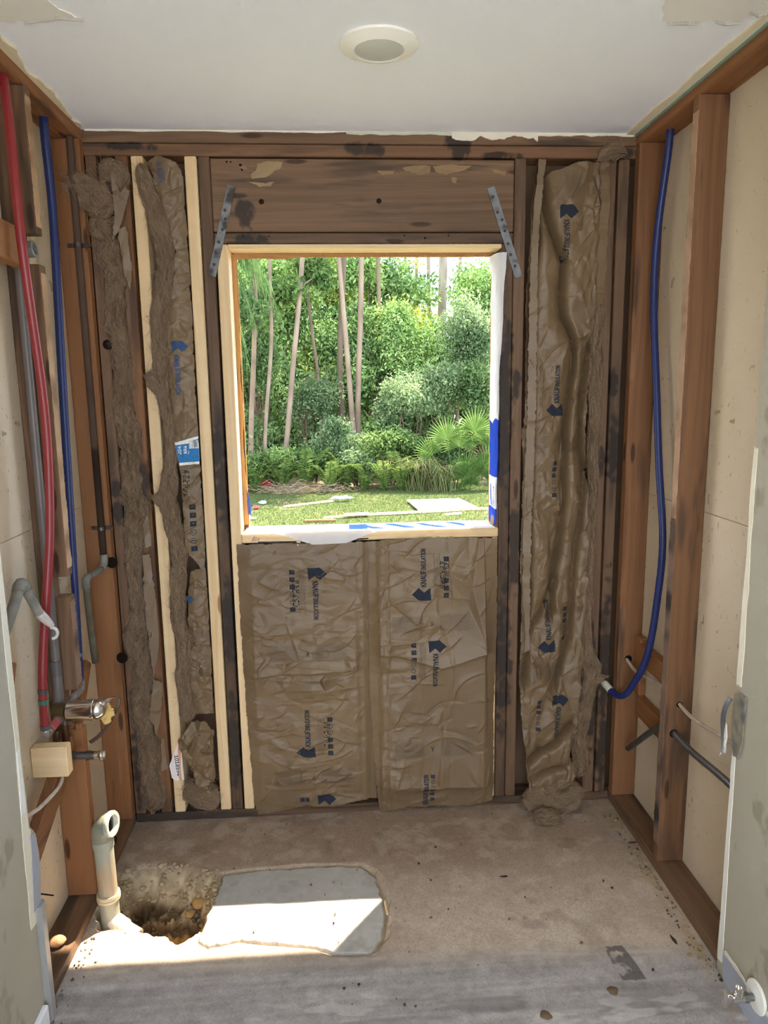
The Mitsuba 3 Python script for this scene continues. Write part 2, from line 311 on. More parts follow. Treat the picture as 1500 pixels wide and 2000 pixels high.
plain('rubble', cat(*lumps(190, in_pit, 0.002, 0.009, 5)), (0.15, 0.105, 0.062), parent='floor', kind='stuff', label='loose brown soil crumbs in the broken-out pit', smooth=True, var=0.5, freq=12)
for (px_, py_, r_, c_) in [(-0.705, 2.06, 0.045, (0.40, 0.27, 0.11)), (-0.500, 2.16, 0.022, (0.46, 0.30, 0.13)), (-0.520, 2.12, 0.018, (0.38, 0.25, 0.11)), (-0.64, 2.02, 0.022, (0.30, 0.21, 0.10)), (-0.49, 1.955, 0.02, (0.50, 0.36, 0.16)), (-0.53, 1.985, 0.014, (0.44, 0.34, 0.2))]:
    zz = float(floor_z(np.array([px_]), np.array([py_]))[0])
    plain('rubble_stone', lumps(1, lambda r: (px_, py_, zz+r_*0.35), r_, r_, int(px_*-1000))[0], c_, parent='floor', label='ochre stone lump in the pit', smooth=35, var=0.3, freq=30)

def on_rim(r):
    while True:
        x, y = -0.79+0.38*r.random(), 1.95+0.34*r.random(); q = signed(PIT, np.array([x]), np.array([y]))[0]
        if -0.004 < q < 0.075 and y > 2.10: return x, y, float(floor_z(np.array([x]), np.array([y]))[0])+0.002
plain('rubble', cat(*lumps(170, on_rim, 0.003, 0.013, 15)), (0.36, 0.29, 0.185), parent='floor', kind='stuff', label='crumbled pale concrete on the far rim of the pit', smooth=35, var=0.5, freq=40)

# ------------------------------------------------------------------ ceiling with torn plasterboard edges
put('ceiling', cbox(XL-0.10, XR+0.10, Y0, D+0.10, H, H+0.016, 0.001), 'mat_ceiling', kind='structure')
def torn(name, parent, a, b, w, z, seed, col, label, n=70, amp=0.006, drop=0.0):
    """A thin ragged strip lying under the ceiling from a to b, w wide."""
    a, b = np.asarray(a, float), np.asarray(b, float); d = (b-a)/np.linalg.norm(b-a); nrm = np.array([-d[1], d[0]])
    e1 = ragged(a, b, n, amp, seed); e2 = ragged(b+nrm*w, a+nrm*w, n, amp*0.8, seed+3)
    return plain(name, slab(np.vstack([e1, e2]), z-drop, z), col, parent=parent, label=label, var=0.14, freq=60)
torn('torn_paper', 'ceiling', (XL+0.028, 1.30), (XL+0.010, 2.50), 0.030, H, 1, (0.70, 0.62, 0.44), 'torn cream plasterboard edge over the left plate', drop=0.006, amp=0.020, n=130)
torn('torn_paper', 'ceiling', (XR-0.004, 1.30), (XR-0.002, 2.53), 0.032, H, 2, (0.76, 0.70, 0.52), 'torn cream plasterboard edge over the right plate', drop=0.005, amp=0.010)
torn('green_board_edge', 'ceiling', (XR+0.001, 1.30), (XR-0.001, 2.53), 0.006, H, 3, (0.22, 0.32, 0.26), 'thin green plasterboard edge along the right plate', drop=0.011, amp=0.001)
for (x0, x1, s, dr_) in [(-0.79, 0.05, 4, 0.005), (0.05, 0.40, 14, 0.010), (0.40, 0.69, 5, 0.018), (0.69, 1.02, 6, 0.009)]:
    e = ragged((x0, H-dr_), (x1, H-dr_), 60, 0.014 if s == 5 else 0.004, s)
    plain('torn_paper', slab(np.vstack([e, [(x1, H), (x0, H)]]), D-0.004, D+0.001, 'xz'), (0.56, 0.56, 0.44) if s == 14 else (0.74, 0.70, 0.58), parent='ceiling', label='torn plasterboard edge above the back wall plate', var=0.1)
for pts, s in (([(-0.92, 1.60), (-0.66, 1.62), (-0.60, 1.76), (-0.565, 1.822), (-0.61, 1.815), (-0.66, 1.845), (-0.74, 1.842), (-0.92, 1.835)], 21), ([(0.735, 1.60), (0.740, 1.70), (0.775, 1.785), (0.80, 1.80), (0.835, 1.786), (0.87, 1.79), (0.90, 1.775), (0.955, 1.785), (0.99, 1.74), (1.06, 1.70), (1.06, 1.60)], 22)):
    poly = np.vstack([ragged(pts[k], pts[(k+1) % len(pts)], 18, 0.011, s+k)[:-1] for k in range(len(pts))])
    plain('peeling_patch', slab(poly, H-0.0022, H+0.002), (0.78, 0.76, 0.69), parent='ceiling', label='flaking cream plaster patch with cracked edge', var=0.05, freq=8)
for pts, s in (([(-0.69, 1.842), (-0.60, 1.818), (-0.555, 1.826)], 1), ([(0.79, 1.796), (0.83, 1.792), (0.87, 1.795)], 2), ([(0.90, 1.785), (0.93, 1.792), (0.965, 1.785)], 3), ([(0.955, 1.735), (0.985, 1.752), (1.0, 1.74)], 4)):
    p = np.array(pts); lo = p+np.array([0, 0.0035])*np.array([[0.2], [1], [0.2]])
    plain('paper_curl', slab(np.vstack([p, lo[::-1]]), H-0.007, H), (0.46, 0.44, 0.39), parent='ceiling')

# ------------------------------------------------------------------ back wall: sheathing, plates, studs, header
SH = Polygon([(XL-0.25, -0.42), (XR+0.25, -0.42), (XR+0.25, 2.75), (XL-0.25, 2.75)], [[(-0.338, 1.085), (0.562, 1.085), (0.562, 2.066), (-0.338, 2.066)]])
m = slab(SH, D+DP, D+DP+0.018, 'xz')
plain('wall_back', m, (0.13, 0.085, 0.055), kind='structure', var=0.25, freq=8)
WB = 'wall_back'
lumber('top_plate', WB, (XL-DP, XR+DP, D, D+DP, 2.4025, 2.4395), 'x', 0.48, 'upper stained top plate of old timber')
lumber('top_plate', WB, (XL-DP, XR+DP, D+0.001, D+DP, 2.3625, 2.4005), 'x', 0.58, 'lower stained top plate of old timber')
lumber('sole_plate', WB, (XL, XR, D-0.002, D+DP, 0.0, 0.033), 'x', 0.10, 'dark stained sole plate')
lumber('header', WB, (-0.397, 0.613, D+0.001, D+DP, 2.127, 2.356), 'x', 0.50, 'wide old header board with dark stains and pale scars')
lumber('header_block', WB, (-0.397, 0.613, D+0.002, D+DP, 2.0885, 2.124), 'x', 0.30, 'narrow stained board under the header')
for x0, x1, z0, z1, tone, lab in [
        (-0.797, -0.762, 0.033, 2.362, 0.55, 'old stud in the left corner'), (-0.702, -0.662, 0.033, 2.362, 0.62, 'old brown stud beside the leftmost new pine stud'),
        (-0.651, -0.612, 0.033, 2.362, 2.45, 'pale new pine stud further from the window, wisps of insulation over it'), (-0.480, -0.441, 0.033, 2.362, 2.55, 'pale new pine stud nearer the window'),
        (-0.436, -0.398, 0.033, 2.362, 0.26, 'dark water-stained stud left of the window'), (0.574, 0.613, 0.033, 2.088, 0.14, 'nearly black rotten stud right of the window'),
        (0.615, 0.654, 0.033, 2.362, 0.42, 'old stud right of the window, outer of the pair'), (0.922, 0.964, 0.033, 2.362, 0.52, 'brown stud right of the sagging kraft batt'),
        (0.972, 1.010, 0.033, 2.362, 0.40, 'mould-blackened stud in the right corner')]:
    lumber('stud', WB, (x0, x1, D, D+DP, z0, z1), 'z', tone, lab)
lumber('stud', WB, (-0.757, -0.715, D+0.030, D+DP, 0.033, 2.362), 'z', 0.50, 'recessed stud behind the left insulation')
lumber('cripple_stud', WB, (0.552, 0.572, D+0.003, D+DP, 0.033, 1.068), 'z', 2.5, 'strip of new pine under the right end of the sill')
lumber('plank', WB, (-0.745, -0.728, D-0.004, D+0.02, 0.03, 0.30), 'z', 0.7, 'short splinter of board at the foot of the left corner')

def scar(pts, seed, col=(0.30, 0.215, 0.125)):
    poly = np.vstack([ragged(pts[k], pts[(k+1) % len(pts)], 10, 0.004, seed+k)[:-1] for k in range(len(pts))])
    plain('paper_scar', slab(Polygon(poly).buffer(0), D+0.0002, D+0.0015, 'xz'), col, parent='wall_back__header', label='pale patch of old paper stuck to the header', var=0.25, freq=40)
scar([(-0.245, 2.338), (-0.205, 2.348), (-0.16, 2.345), (-0.165, 2.325), (-0.195, 2.312), (-0.215, 2.298), (-0.262, 2.292), (-0.268, 2.306), (-0.248, 2.318)], 3)
scar([(-0.28, 2.284), (-0.22, 2.280), (-0.19, 2.284), (-0.20, 2.272), (-0.235, 2.268)], 9)
scar([(-0.305, 2.33), (-0.285, 2.334), (-0.268, 2.322), (-0.29, 2.320)], 13, (0.22, 0.155, 0.09))
for q, sd in (([(0.235, 2.330), (0.28, 2.338), (0.33, 2.334), (0.325, 2.312), (0.29, 2.305), (0.25, 2.318)], 21), ([(0.335, 2.335), (0.40, 2.342), (0.47, 2.338), (0.44, 2.320), (0.38, 2.306), (0.345, 2.318)], 31), ([(0.15, 2.318), (0.21, 2.322), (0.20, 2.308), (0.17, 2.305)], 41), ([(0.53, 2.328), (0.585, 2.322), (0.58, 2.306), (0.545, 2.312)], 51), ([(0.40, 2.300), (0.42, 2.298), (0.415, 2.278), (0.403, 2.284)], 61)): scar(q, sd, (0.255, 0.175, 0.098))

# ------------------------------------------------------------------ window opening: pine lining and house wrap
put('window_1', slab(Polygon([(-0.345, 1.09), (0.568, 1.09), (0.568, 2.072), (-0.345, 2.072)], [[(-0.336, 1.10), (0.559, 1.10), (0.559, 2.063), (-0.336, 2.063)]]), D+DP+0.0005, D+DP+0.0165, 'xz'), 'mat_matte', kind='structure',
    color=np.tile([0.42, 0.22, 0.09], (len(slab(Polygon([(-0.345, 1.09), (0.568, 1.09), (0.568, 2.072), (-0.345, 2.072)], [[(-0.336, 1.10), (0.559, 1.10), (0.559, 2.063), (-0.336, 2.063)]]), 0, 1, 'xz').vertices), 1)))
WN = 'window_1'
lumber('jamb', WN, (-0.390, -0.3525, D-0.002, D+DP, 0.033, 2.087), 'z', 2.75, 'full-height new pine jamb on the left')
lumber('head', WN, (-0.352, 0.573, D+0.001, D+DP, 2.074, 2.0875), 'x', 2.35, 'pine board lining the head', c=0.0015)
lumber('sill', WN, (-0.352, 0.573, D-0.004, D+DP+0.03, 1.068, 1.1025), 'x', 2.75, 'pale pine sill board')
lumber('trim_scrap', WN, None, 'z', 0.45, 'splintered old wood at the foot of the right side', mesh=slab([(0.555, 1.1), (0.573, 1.1), (0.573, 1.19), (0.569, 1.20), (0.562, 1.16)], D+0.004, D+0.06, 'xz'))
r_ = np.random.default_rng(3)
e = np.vstack([ragged((-0.352, 1.12), (-0.352, 2.07), 60, 0.002, 6), ragged((-0.339, 2.07), (-0.339, 1.12), 60, 0.006, 7)])
plain('sheathing_edge', slab(e, D+DP-0.006, D+DP-0.0005, 'xz'), (0.50, 0.27, 0.10), parent=WN, label='raw orange sheathing edge on the left', var=0.3)
e = np.vstack([ragged((-0.345, 2.074), (0.56, 2.074), 60, 0.001, 8), ragged((0.56, 2.066), (-0.10, 2.064), 40, 0.004, 9), ragged((-0.12, 2.056), (-0.345, 2.054), 20, 0.005, 10)])
plain('sheathing_edge', slab(e, D+DP-0.007, D+DP-0.0005, 'xz'), (0.40, 0.21, 0.09), parent=WN, label='raw sheathing edge at the head', var=0.3)
def wrap_sheet(name, fn, nu, nv, label, blue=None):
    m = grid(nu, nv, fn); v = np.asarray(m.vertices); c = np.full((len(v), 3), 0.84)
    if blue is not None: c[blue(v)] = (0.035, 0.085, 0.52)
    return put(name, m, 'mat_wrap', WN, label, color=c, smooth=True)
def wrap_jamb(u, v):
    # hangs over the right jamb face: outer edge to inner edge and round onto the room face
    z = 1.115+(2.058-1.115)*v; s = u*(0.088+0.045)
    flap = np.interp(z, [1.1, 1.30, 1.50, 1.70, 1.95, 2.06], [0.004, 0.008, 0.010, 0.012, 0.022, 0.030])*np.clip((s-0.088)/0.045, 0, 1)
    wob = (meshkit.fbm(np.c_[z*9, s*30, 0*z], 3, 5)-0.5)
    x = 0.560-0.006*np.sin(v*9)**2*0.5+wob*0.010+flap-0.012*np.clip((v-0.93)/0.07, 0, 1)*(1-u)
    y = D+DP+0.004-np.minimum(s, 0.095)+wob*0.006-0.010*np.clip((s-0.088)/0.02, 0, 1)
    return np.c_[x, y, z]
BL = lambda v: ((v[:, 2] > 1.285) & (v[:, 2] < 1.487+0.010*np.sin(v[:, 1]*60))) | ((v[:, 2] < 1.255) & (np.abs((v[:, 1]-D-0.02) % 0.030-0.015) < 0.005) & (v[:, 2] > 1.175)) | (v[:, 2] < 1.172)
wrap_sheet('house_wrap', wrap_jamb, 34, 240, 'white house wrap with blue print over the right side', BL)
def wrap_sill(u, v):
    x = -0.345+0.905*u; s = v*0.155
    droop = np.interp(x, [-0.35, -0.24, -0.20, -0.10, 0.02, 0.10, 0.14, 0.6], [0.0, 0.0, 0.010, 0.045, 0.042, 0.012, 0.0, 0.0])
    wob = meshkit.fbm(np.c_[x*12, s*30, 0*x], 3, 8)-0.5
    y = D+DP+0.035-np.minimum(s, 0.131)-0.004*np.clip((s-0.131)/0.024, 0, 1); k = np.clip((s-0.131)/0.024, 0, 1)
    z = 1.1065+wob*0.005*(1-k)-k*(0.003+droop)
    return np.c_[x, y-0.002*k, z]
BS = lambda v: (v[:, 0] > 0.03) & (v[:, 0] < 0.46) & (v[:, 2] > 1.1) & (((v[:, 0] < 0.10) | (np.abs(((v[:, 0]-0.1)*1.0+(v[:, 1]-D)*0.9) % 0.115-0.05) < 0.022)) & (np.abs(v[:, 1]-D-0.055) < 0.045))
wrap_sheet('house_wrap', wrap_sill, 320, 44, 'white house wrap with blue print lying over the sill and drooping in front', BS)
def wrap_left(u, v):
    z = 1.11+0.135*v; return np.c_[-0.336+0.012*u*np.sin(v*3.1), D+DP+0.012-0.03*u, z]
wrap_sheet('house_wrap', wrap_left, 6, 12, 'scrap of blue and white house wrap low on the left', lambda v: v[:, 2] > 1.15)
for (x, z, s) in [(-0.305, 1.083, 1), (-0.155, 1.066, 2)]:
    q = lumps(4, lambda r: (x+0.012*(r.random()-0.5), D-0.010, z+0.02*(r.random()-0.5)), 0.006, 0.013, s)
    plain('torn_tuft', cat(*q), (0.62, 0.48, 0.36), parent=WN, label='torn pale paper tuft on the sill front', smooth=40)
SL = slab([(-0.295, 1.068), (-0.17, 1.062), (-0.05, 1.064), (0.10, 1.072), (0.10, 1.077), (-0.06, 1.071), (-0.295, 1.073)], D-0.006, D-0.003, 'xz')
plain('sill_shim', SL, (0.05, 0.045, 0.04), parent=WN)

# ------------------------------------------------------------------ side walls: backing boards, plates, studs
def side(sign, X, wall):
    bx = sorted((X+sign*DP, X+sign*(DP+0.0127)))
    put(wall, cbox(bx[0], bx[1], Y0, D+DP, 0.0, 1.2185, 0.001), 'mat_gyp', kind='structure')
    put('backing_board', cbox(bx[0], bx[1], Y0, D+DP, 1.2205, H, 0.001), 'mat_gyp', wall, 'upper beige board, back of the next room')
    px_ = sorted((X, X+sign*DP))
    lumber('sole_plate', wall, (px_[0], px_[1], Y0, D-0.003, 0.0, 0.038), 'y', 0.50, 'dusty grey-brown sole plate')
    lumber('top_plate', wall, (px_[0], px_[1], Y0, D-0.001, 2.4025, 2.4395), 'y', 0.86, 'orange-brown top plate')
    return px_
pl = side(-1, XL, 'wall_left'); pr = side(1, XR, 'wall_right')
WL, WR = 'wall_left', 'wall_right'
def notched(y0, y1, segs):
    rear = cbox(pl[0], pl[0]+0.048, y0, y1, 0.608, 2.4025)
    return cat(rear, *[cbox(pl[0]+0.046, pl[1], y0, y1, a, b) for a, b in segs])
lumber('stud', WL, None, 'z', 0.56, 'old stud with notches sawn out of its front', mesh=notched(2.090, 2.129, [(0.724, 1.016), (1.076, 1.952), (2.030, 2.4025)]))
lumber('stud_stump', WL, None, 'z', 1.12, 'lower stump of the notched stud, bounce light put into its orange tone, splintered top', mesh=cat(cbox(pl[0], pl[1], 2.090, 2.129, 0.038, 0.598), cbox(pl[0]+0.01, pl[1]-0.03, 2.098, 2.120, 0.59, 0.6075), cbox(pl[1]-0.022, pl[1]-0.002, 2.094, 2.112, 0.59, 0.614)))  # toned brighter than the stud above: sun-patch bounce light put into the colour
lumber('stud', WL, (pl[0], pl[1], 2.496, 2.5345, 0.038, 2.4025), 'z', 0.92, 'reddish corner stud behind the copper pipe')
lumber('stud', WL, (pl[0], pl[1], 1.652, 1.690, 0.038, 2.4025), 'z', 0.6, 'stud behind the torn plasterboard edge')
lumber('stud', WR, (pr[0], pr[1], 2.496, 2.5345, 0.038, 2.4025), 'z', 0.62, 'reddish-brown corner stud')
lumber('stud', WR, (pr[0], pr[1], 2.098, 2.136, 0.038, 2.4025), 'z', 0.60, 'middle stud with a scarred pale front edge')
lumber('stud', WR, (pr[0], pr[1], 1.668, 1.707, 0.038, 2.4025), 'z', 0.82, 'nearest stud beside the torn plasterboard edge')
lumber('blocking', WL, (XL-0.050, XL-0.012, 1.69, 2.036, 1.935, 2.030), 'y', 1.15, 'upper orange pine blocking behind the shower fitting')
lumber('blocking', WL, (XL-DP+0.001, XL+0.012, 1.932, 1.970, 0.532, 0.622), 'x', 2.2, 'short new pine blocking below the mixing valve')
def strut(p, q, w, t):
    p, q = np.asarray(p, float), np.asarray(q, float); L_ = np.linalg.norm(q-p); m = cbox(-t/2, t/2, 0, L_, -w/2, w/2)
    d = (q-p)/L_; a = math.atan2(d[2], d[1]); c, s = math.cos(a), math.sin(a)
    return mk(m.vertices@np.array([[1, 0, 0], [0, c, s], [0, -s, c]])+p, m.faces)
lumber('brace', WL, None, 'y', 0.75, 'diagonal board under the lower blocking', mesh=strut((-0.835, 1.69, 0.37), (-0.835, 2.085, 0.56), 0.075, 0.03))
lumber('brace', WL, None, 'y', 1.0, 'diagonal board by the torn left edge', mesh=strut((-0.860, 1.69, 0.70), (-0.860, 1.80, 0.93), 0.055, 0.03))
lumber('brace', WL, None, 'y', 1.1, 'slanting yellow board between the stud and the corner', mesh=strut((-0.866, 2.13, 0.44), (-0.866, 2.34, 0.72), 0.045, 0.035))
lumber('blocking', WR, (XR+0.055, XR+DP-0.001, 2.140, 2.470, 0.598, 0.672), 'y', 1.2, 'upper orange blocking on the backing board, behind the blue pipe')
lumber('blocking', WR, (XR+0.055, XR+DP-0.001, 2.140, 2.440, 0.395, 0.470), 'y', 1.0, 'lower orange blocking on the backing board')
lumber('blocking', WR, (XR+0.060, XR+DP-0.001, 2.440, 2.494, 0.47, 0.690), 'z', 0.95, 'short upright cleat by the corner stud')
def worn(wall, X, y0, y1, z0, z1, col, tint, seed, label):
    n = 260; e1, e2 = ragged((y0+0.002, z0), (y0+0.002, z1), n, 0.002, seed), ragged((y1-0.003, z1), (y1-0.003, z0), n, 0.006, seed+1)
    m = slab(Polygon(np.vstack([e1, e2])).buffer(0), X-0.0007, X+0.0005, 'yz').subdivide_to_size(0.02)
    return put('worn_edge', m, 'mat_matte', wall, label, color=colr(m, col, 0.28, 16, seed, tint, -0.04))
worn('wall_right__stud_001', XR, 2.098, 2.136, 1.20, 2.36, (0.42, 0.275, 0.18), (0.20, 0.13, 0.085), 5, 'paler scraped front edge, upper length')
worn('wall_right__stud_001', XR, 2.098, 2.136, 0.10, 1.19, (0.20, 0.135, 0.10), (0.055, 0.045, 0.04), 7, 'greyed scarred front edge, lower length')
for za, zb in ((1.10, 1.93), (2.05, 2.38)): worn('wall_left__stud', XL, 2.090, 2.129, za, zb, (0.48, 0.32, 0.20), (0.30, 0.19, 0.12), 9, 'paler scraped front edge')
worn('wall_left__stud', XL, 2.090, 2.129, 0.74, 1.00, (0.26, 0.17, 0.12), (0.12, 0.09, 0.075), 12, 'greyed front edge')
# plasterboard that still stands nearest the camera
def board(wall, X, sgn, edge, label):
    e = ragged((edge, 0.004), (edge, H-0.002), 140, 0.009, 31 if sgn > 0 else 32)
    if sgn > 0: e[:, 0] += np.interp(e[:, 1], [0, 0.33, 0.36, 0.42, 0.52, 0.54, 0.66, 0.82, 0.95, 1.1, 2.4], [0.0, 0.0, 0.024, 0.036, 0.034, 0.010, 0.008, 0.004, 0.0, -0.018, -0.01])
    poly = np.vstack([[(Y0, 0.004)], e, [(Y0, H-0.002)]]); x = sorted((X, X+sgn*0.0127))
    return put('plasterboard', slab(poly, x[0], x[1], 'yz'), 'mat_paint', wall, label)
board(WL, XL, 1, 1.662, 'painted olive-grey plasterboard with a torn edge'); board(WR, XR, -1, 1.686, 'painted olive-grey plasterboard with a torn edge')
def scab(wall, X, pts, col, label, t=0.0015, seed=1, amp=0.006, n=12):
    poly = np.vstack([ragged(pts[k], pts[(k+1) % len(pts)], n, amp, seed+k)[:-1] for k in range(len(pts))])
    return plain('torn_paper', slab(Polygon(poly).buffer(0), min(X, X+t), max(X, X+t), 'yz'), col, parent=wall, label=label, var=0.10, freq=50)
FL, FR = XL+0.0127, XR-0.0127
scab(WL, FL, [(1.622, 0.30), (1.660, 0.30), (1.680, 0.45), (1.666, 0.55), (1.664, 0.80), (1.668, 1.25), (1.645, 1.25), (1.64, 0.80), (1.628, 0.52)], (0.72, 0.67, 0.53), 'torn cream plaster along the left board edge', seed=41)
scab(WL, FL+0.0016, [(1.640, 0.335), (1.684, 0.335), (1.698, 0.42), (1.694, 0.50), (1.680, 0.525), (1.665, 0.53), (1.652, 0.42)], (0.36, 0.37, 0.40), 'bluish-grey torn paper low on the left board edge', seed=51, amp=0.004)
scab(WL, FL+0.0016, [(1.630, 0.60), (1.650, 0.60), (1.655, 0.76), (1.640, 0.76)], (0.78, 0.78, 0.72), 'white flaking paint on the left board edge', seed=61, amp=0.008)
scab(WR, FR, [(1.662, 0.045), (1.686, 0.04), (1.687, 0.55), (1.688, 0.68), (1.672, 0.68), (1.668, 0.30)], (0.78, 0.76, 0.68), 'white torn strip along the lower right board edge', t=-0.0015, seed=71, amp=0.002, n=30)
scab(WR, FR, [(1.668, 0.84), (1.690, 0.84), (1.690, 1.10), (1.688, 1.45), (1.676, 1.45), (1.672, 1.10)], (0.74, 0.69, 0.54), 'torn cream plaster along the upper right board edge', t=-0.0015, seed=81, amp=0.006, n=20)
scab(WR, FR, [(1.655, 0.0), (1.20, 0.0), (1.20, 0.088), (1.648, 0.088), (1.662, 0.07)], (0.39, 0.41, 0.47), 'blue-grey unpainted strip where a baseboard was', t=-0.0016, seed=91, amp=0.002, n=30)
scab(WR, FR-0.0016, [(1.650, 0.084), (1.50, 0.086), (1.40, 0.086), (1.40, 0.094), (1.50, 0.095), (1.650, 0.096)], (0.72, 0.69, 0.60), 'torn edge above the missing baseboard', t=-0.003, seed=101, amp=0.003, n=30)
ch = slab([(XL+0.012, 1.655), (XL+0.012, 1.69), (XL+0.020, 1.69), (XL+0.026, 1.682), (XL+0.026, 1.660), (XL+0.020, 1.655)], 0.004, 0.335, 'xy')
plain('edge_channel', ch, (0.27, 0.265, 0.245), 'mat_satin', WL, label='grey metal edge channel at the foot of the torn board', var=0.05)
plain('baseboard_left', cbox(XL+0.0128, XL+0.028, Y0, 1.640, 0.0, 0.075, 0.005), (0.66, 0.67, 0.68), 'mat_satin', kind='structure')

# ------------------------------------------------------------------ roof overhang above the window (outside, shades the upper half of the opening)
plain('roof_eave', cat(cbox(-4, 4, D+DP+0.02, D+0.335, 2.47, 2.49), cbox(-4, 4, D+0.335, D+0.360, 2.455, 2.66)), (0.6, 0.58, 0.54), kind='structure')
# ------------------------------------------------------------------ outside: lawn, boards lying on it, forest edge
GZ = -0.40
def lawn_grid(u, v):
    x, y = -16+34*u, D+DP+0.03+34*v**1.5
    return np.c_[x, y, GZ+(meshkit.fbm(np.c_[x*0.6, y*0.6, 0*x], 3, 2)-0.5)*0.06*np.clip((y-4)/6, 0, 1)]
put('lawn', grid(120, 160, lawn_grid), 'mat_lawn', kind='structure', smooth=True)
def lz(x, y): return GZ+(meshkit.fbm(np.c_[np.atleast_1d(x)*0.6, np.atleast_1d(y)*0.6, 0*np.atleast_1d(x)], 3, 2)-0.5)*0.06
def blades(n, x0, x1, y0, y1, h0, h1, w, cols, seed):
    r = np.random.default_rng(seed); x, y = r.uniform(x0, x1, n), r.uniform(y0, y1, n); h = r.uniform(h0, h1, n); a = r.uniform(0, 6.28, n)
    base = np.c_[x, y, lz(x, y)-0.005]; s = np.c_[np.cos(a), np.sin(a), 0*a]*w/2; lean = np.c_[r.normal(0, 0.5, n)*h, r.normal(0, 0.5, n)*h, h]
    v = np.stack([base-s, base+s, base+lean], 1).reshape(-1, 3); k = r.random(n)[:, None]
    c = np.asarray(cols[0])*(1-k)+np.asarray(cols[1])*k
    return mk(v, np.arange(3*n).reshape(-1, 3)), np.repeat(c, 3, 0)
m, c = blades(26000, -2.4, 3.6, 10.6, 14.8, 0.02, 0.055, 0.012, [(0.075, 0.115, 0.038), (0.155, 0.185, 0.07)], 3)
put('grass', m, 'mat_leaf', 'lawn', label='short green grass blades', kind='stuff', color=c)
def lawn_board(pts, t, tone, label, cat_, name='lumber_board', z=0.0, axis='x', group=None):
    p = np.array(pts, float); zz = float(lz(*p.mean(0))[0])+z
    lumber(name, None, None, axis, tone, label, mesh=slab(p, zz+0.005, zz+0.005+t, 'xy'), cat=cat_, group=group)
lawn_board([(1.20, 12.66), (2.15, 12.70), (2.29, 11.70), (1.29, 11.54)], 0.018, 2.6, 'square sheet of plywood lying on the lawn', 'plywood sheet', 'plywood_sheet', 0.03)
lawn_board([(-0.98, 12.30), (-0.96, 12.39), (-0.14, 12.92), (-0.12, 12.84)], 0.03, 2.7, 'thin pale board lying aslant in the middle of the lawn', 'board')
lawn_board([(-0.26, 11.16), (-0.25, 11.26), (0.50, 11.48), (0.50, 11.38)], 0.03, 2.7, 'short board end lying left of the long board near the window', 'board')
lawn_board([(0.46, 11.37), (0.46, 11.49), (2.75, 11.80), (2.75, 11.70)], 0.03, 2.75, 'long pale board lying below the plywood sheet', 'board')
lawn_board([(0.06, 11.20), (0.06, 11.30), (0.46, 11.36), (0.46, 11.26)], 0.035, 2.5, 'small block overlapping two boards on the lawn', 'board', z=0.032)
lawn_board([(-0.55, 10.92), (-0.55, 11.01), (-0.07, 11.0), (-0.07, 10.91)], 0.03, 1.2, 'reddish board nearest the sill on the lawn', 'board')
lawn_board([(1.68, 11.18), (1.68, 11.28), (1.96, 11.36), (1.96, 11.27)], 0.03, 2.6, 'short scrap of board right below the plywood sheet', 'board')
lawn_board([(-1.75, 11.23), (-1.75, 11.32), (-1.33, 11.33), (-1.33, 11.25)], 0.03, 2.6, 'board end at the left edge of the window view', 'board')
def crumpled(r, c0, seed, sq=(1, 1, 0.5)):
    s = trimesh.creation.icosphere(3, 1.0); v = s.vertices; n = meshkit.fbm(v*2.2+seed, 4, seed)
    v = v*(0.55+0.9*np.abs(n-0.5)*2+0.2*n)[:, None]*r*np.array(sq); v[:, 2] -= v[:, 2].min()
    return mk(v+np.asarray(c0), s.faces)
plain('plastic_bag', crumpled(0.19, (-1.55, 14.75, float(lz(-1.55, 14.75)[0])), 3, (1.1, 0.8, 0.55)), (0.75, 0.035, 0.07), 'mat_satin', label='crumpled red plastic bag at the edge of the lawn', cat='bag', smooth=40, var=0.2, freq=6)
plain('plastic_scrap', crumpled(0.07, (-1.437, 12.25, float(lz(-1.437, 12.25)[0])), 8), (0.55, 0.03, 0.05), 'mat_satin', label='small dark red scrap on the grass', cat='scrap', smooth=40)
plain('plastic_scrap', crumpled(0.07, (-1.374, 12.74, float(lz(-1.374, 12.74)[0])), 9), (0.72, 0.78, 0.86), 'mat_satin', label='small pale blue scrap on the grass', cat='scrap', smooth=40)
plain('plastic_sheet', crumpled(0.16, (0.02, 12.90, float(lz(0.02, 12.9)[0])+0.03), 11, (1.3, 0.4, 0.25)), (0.70, 0.80, 0.86), 'mat_satin', label='pale blue plastic wrap on the end of the slanting board', cat='plastic wrap', smooth=40)

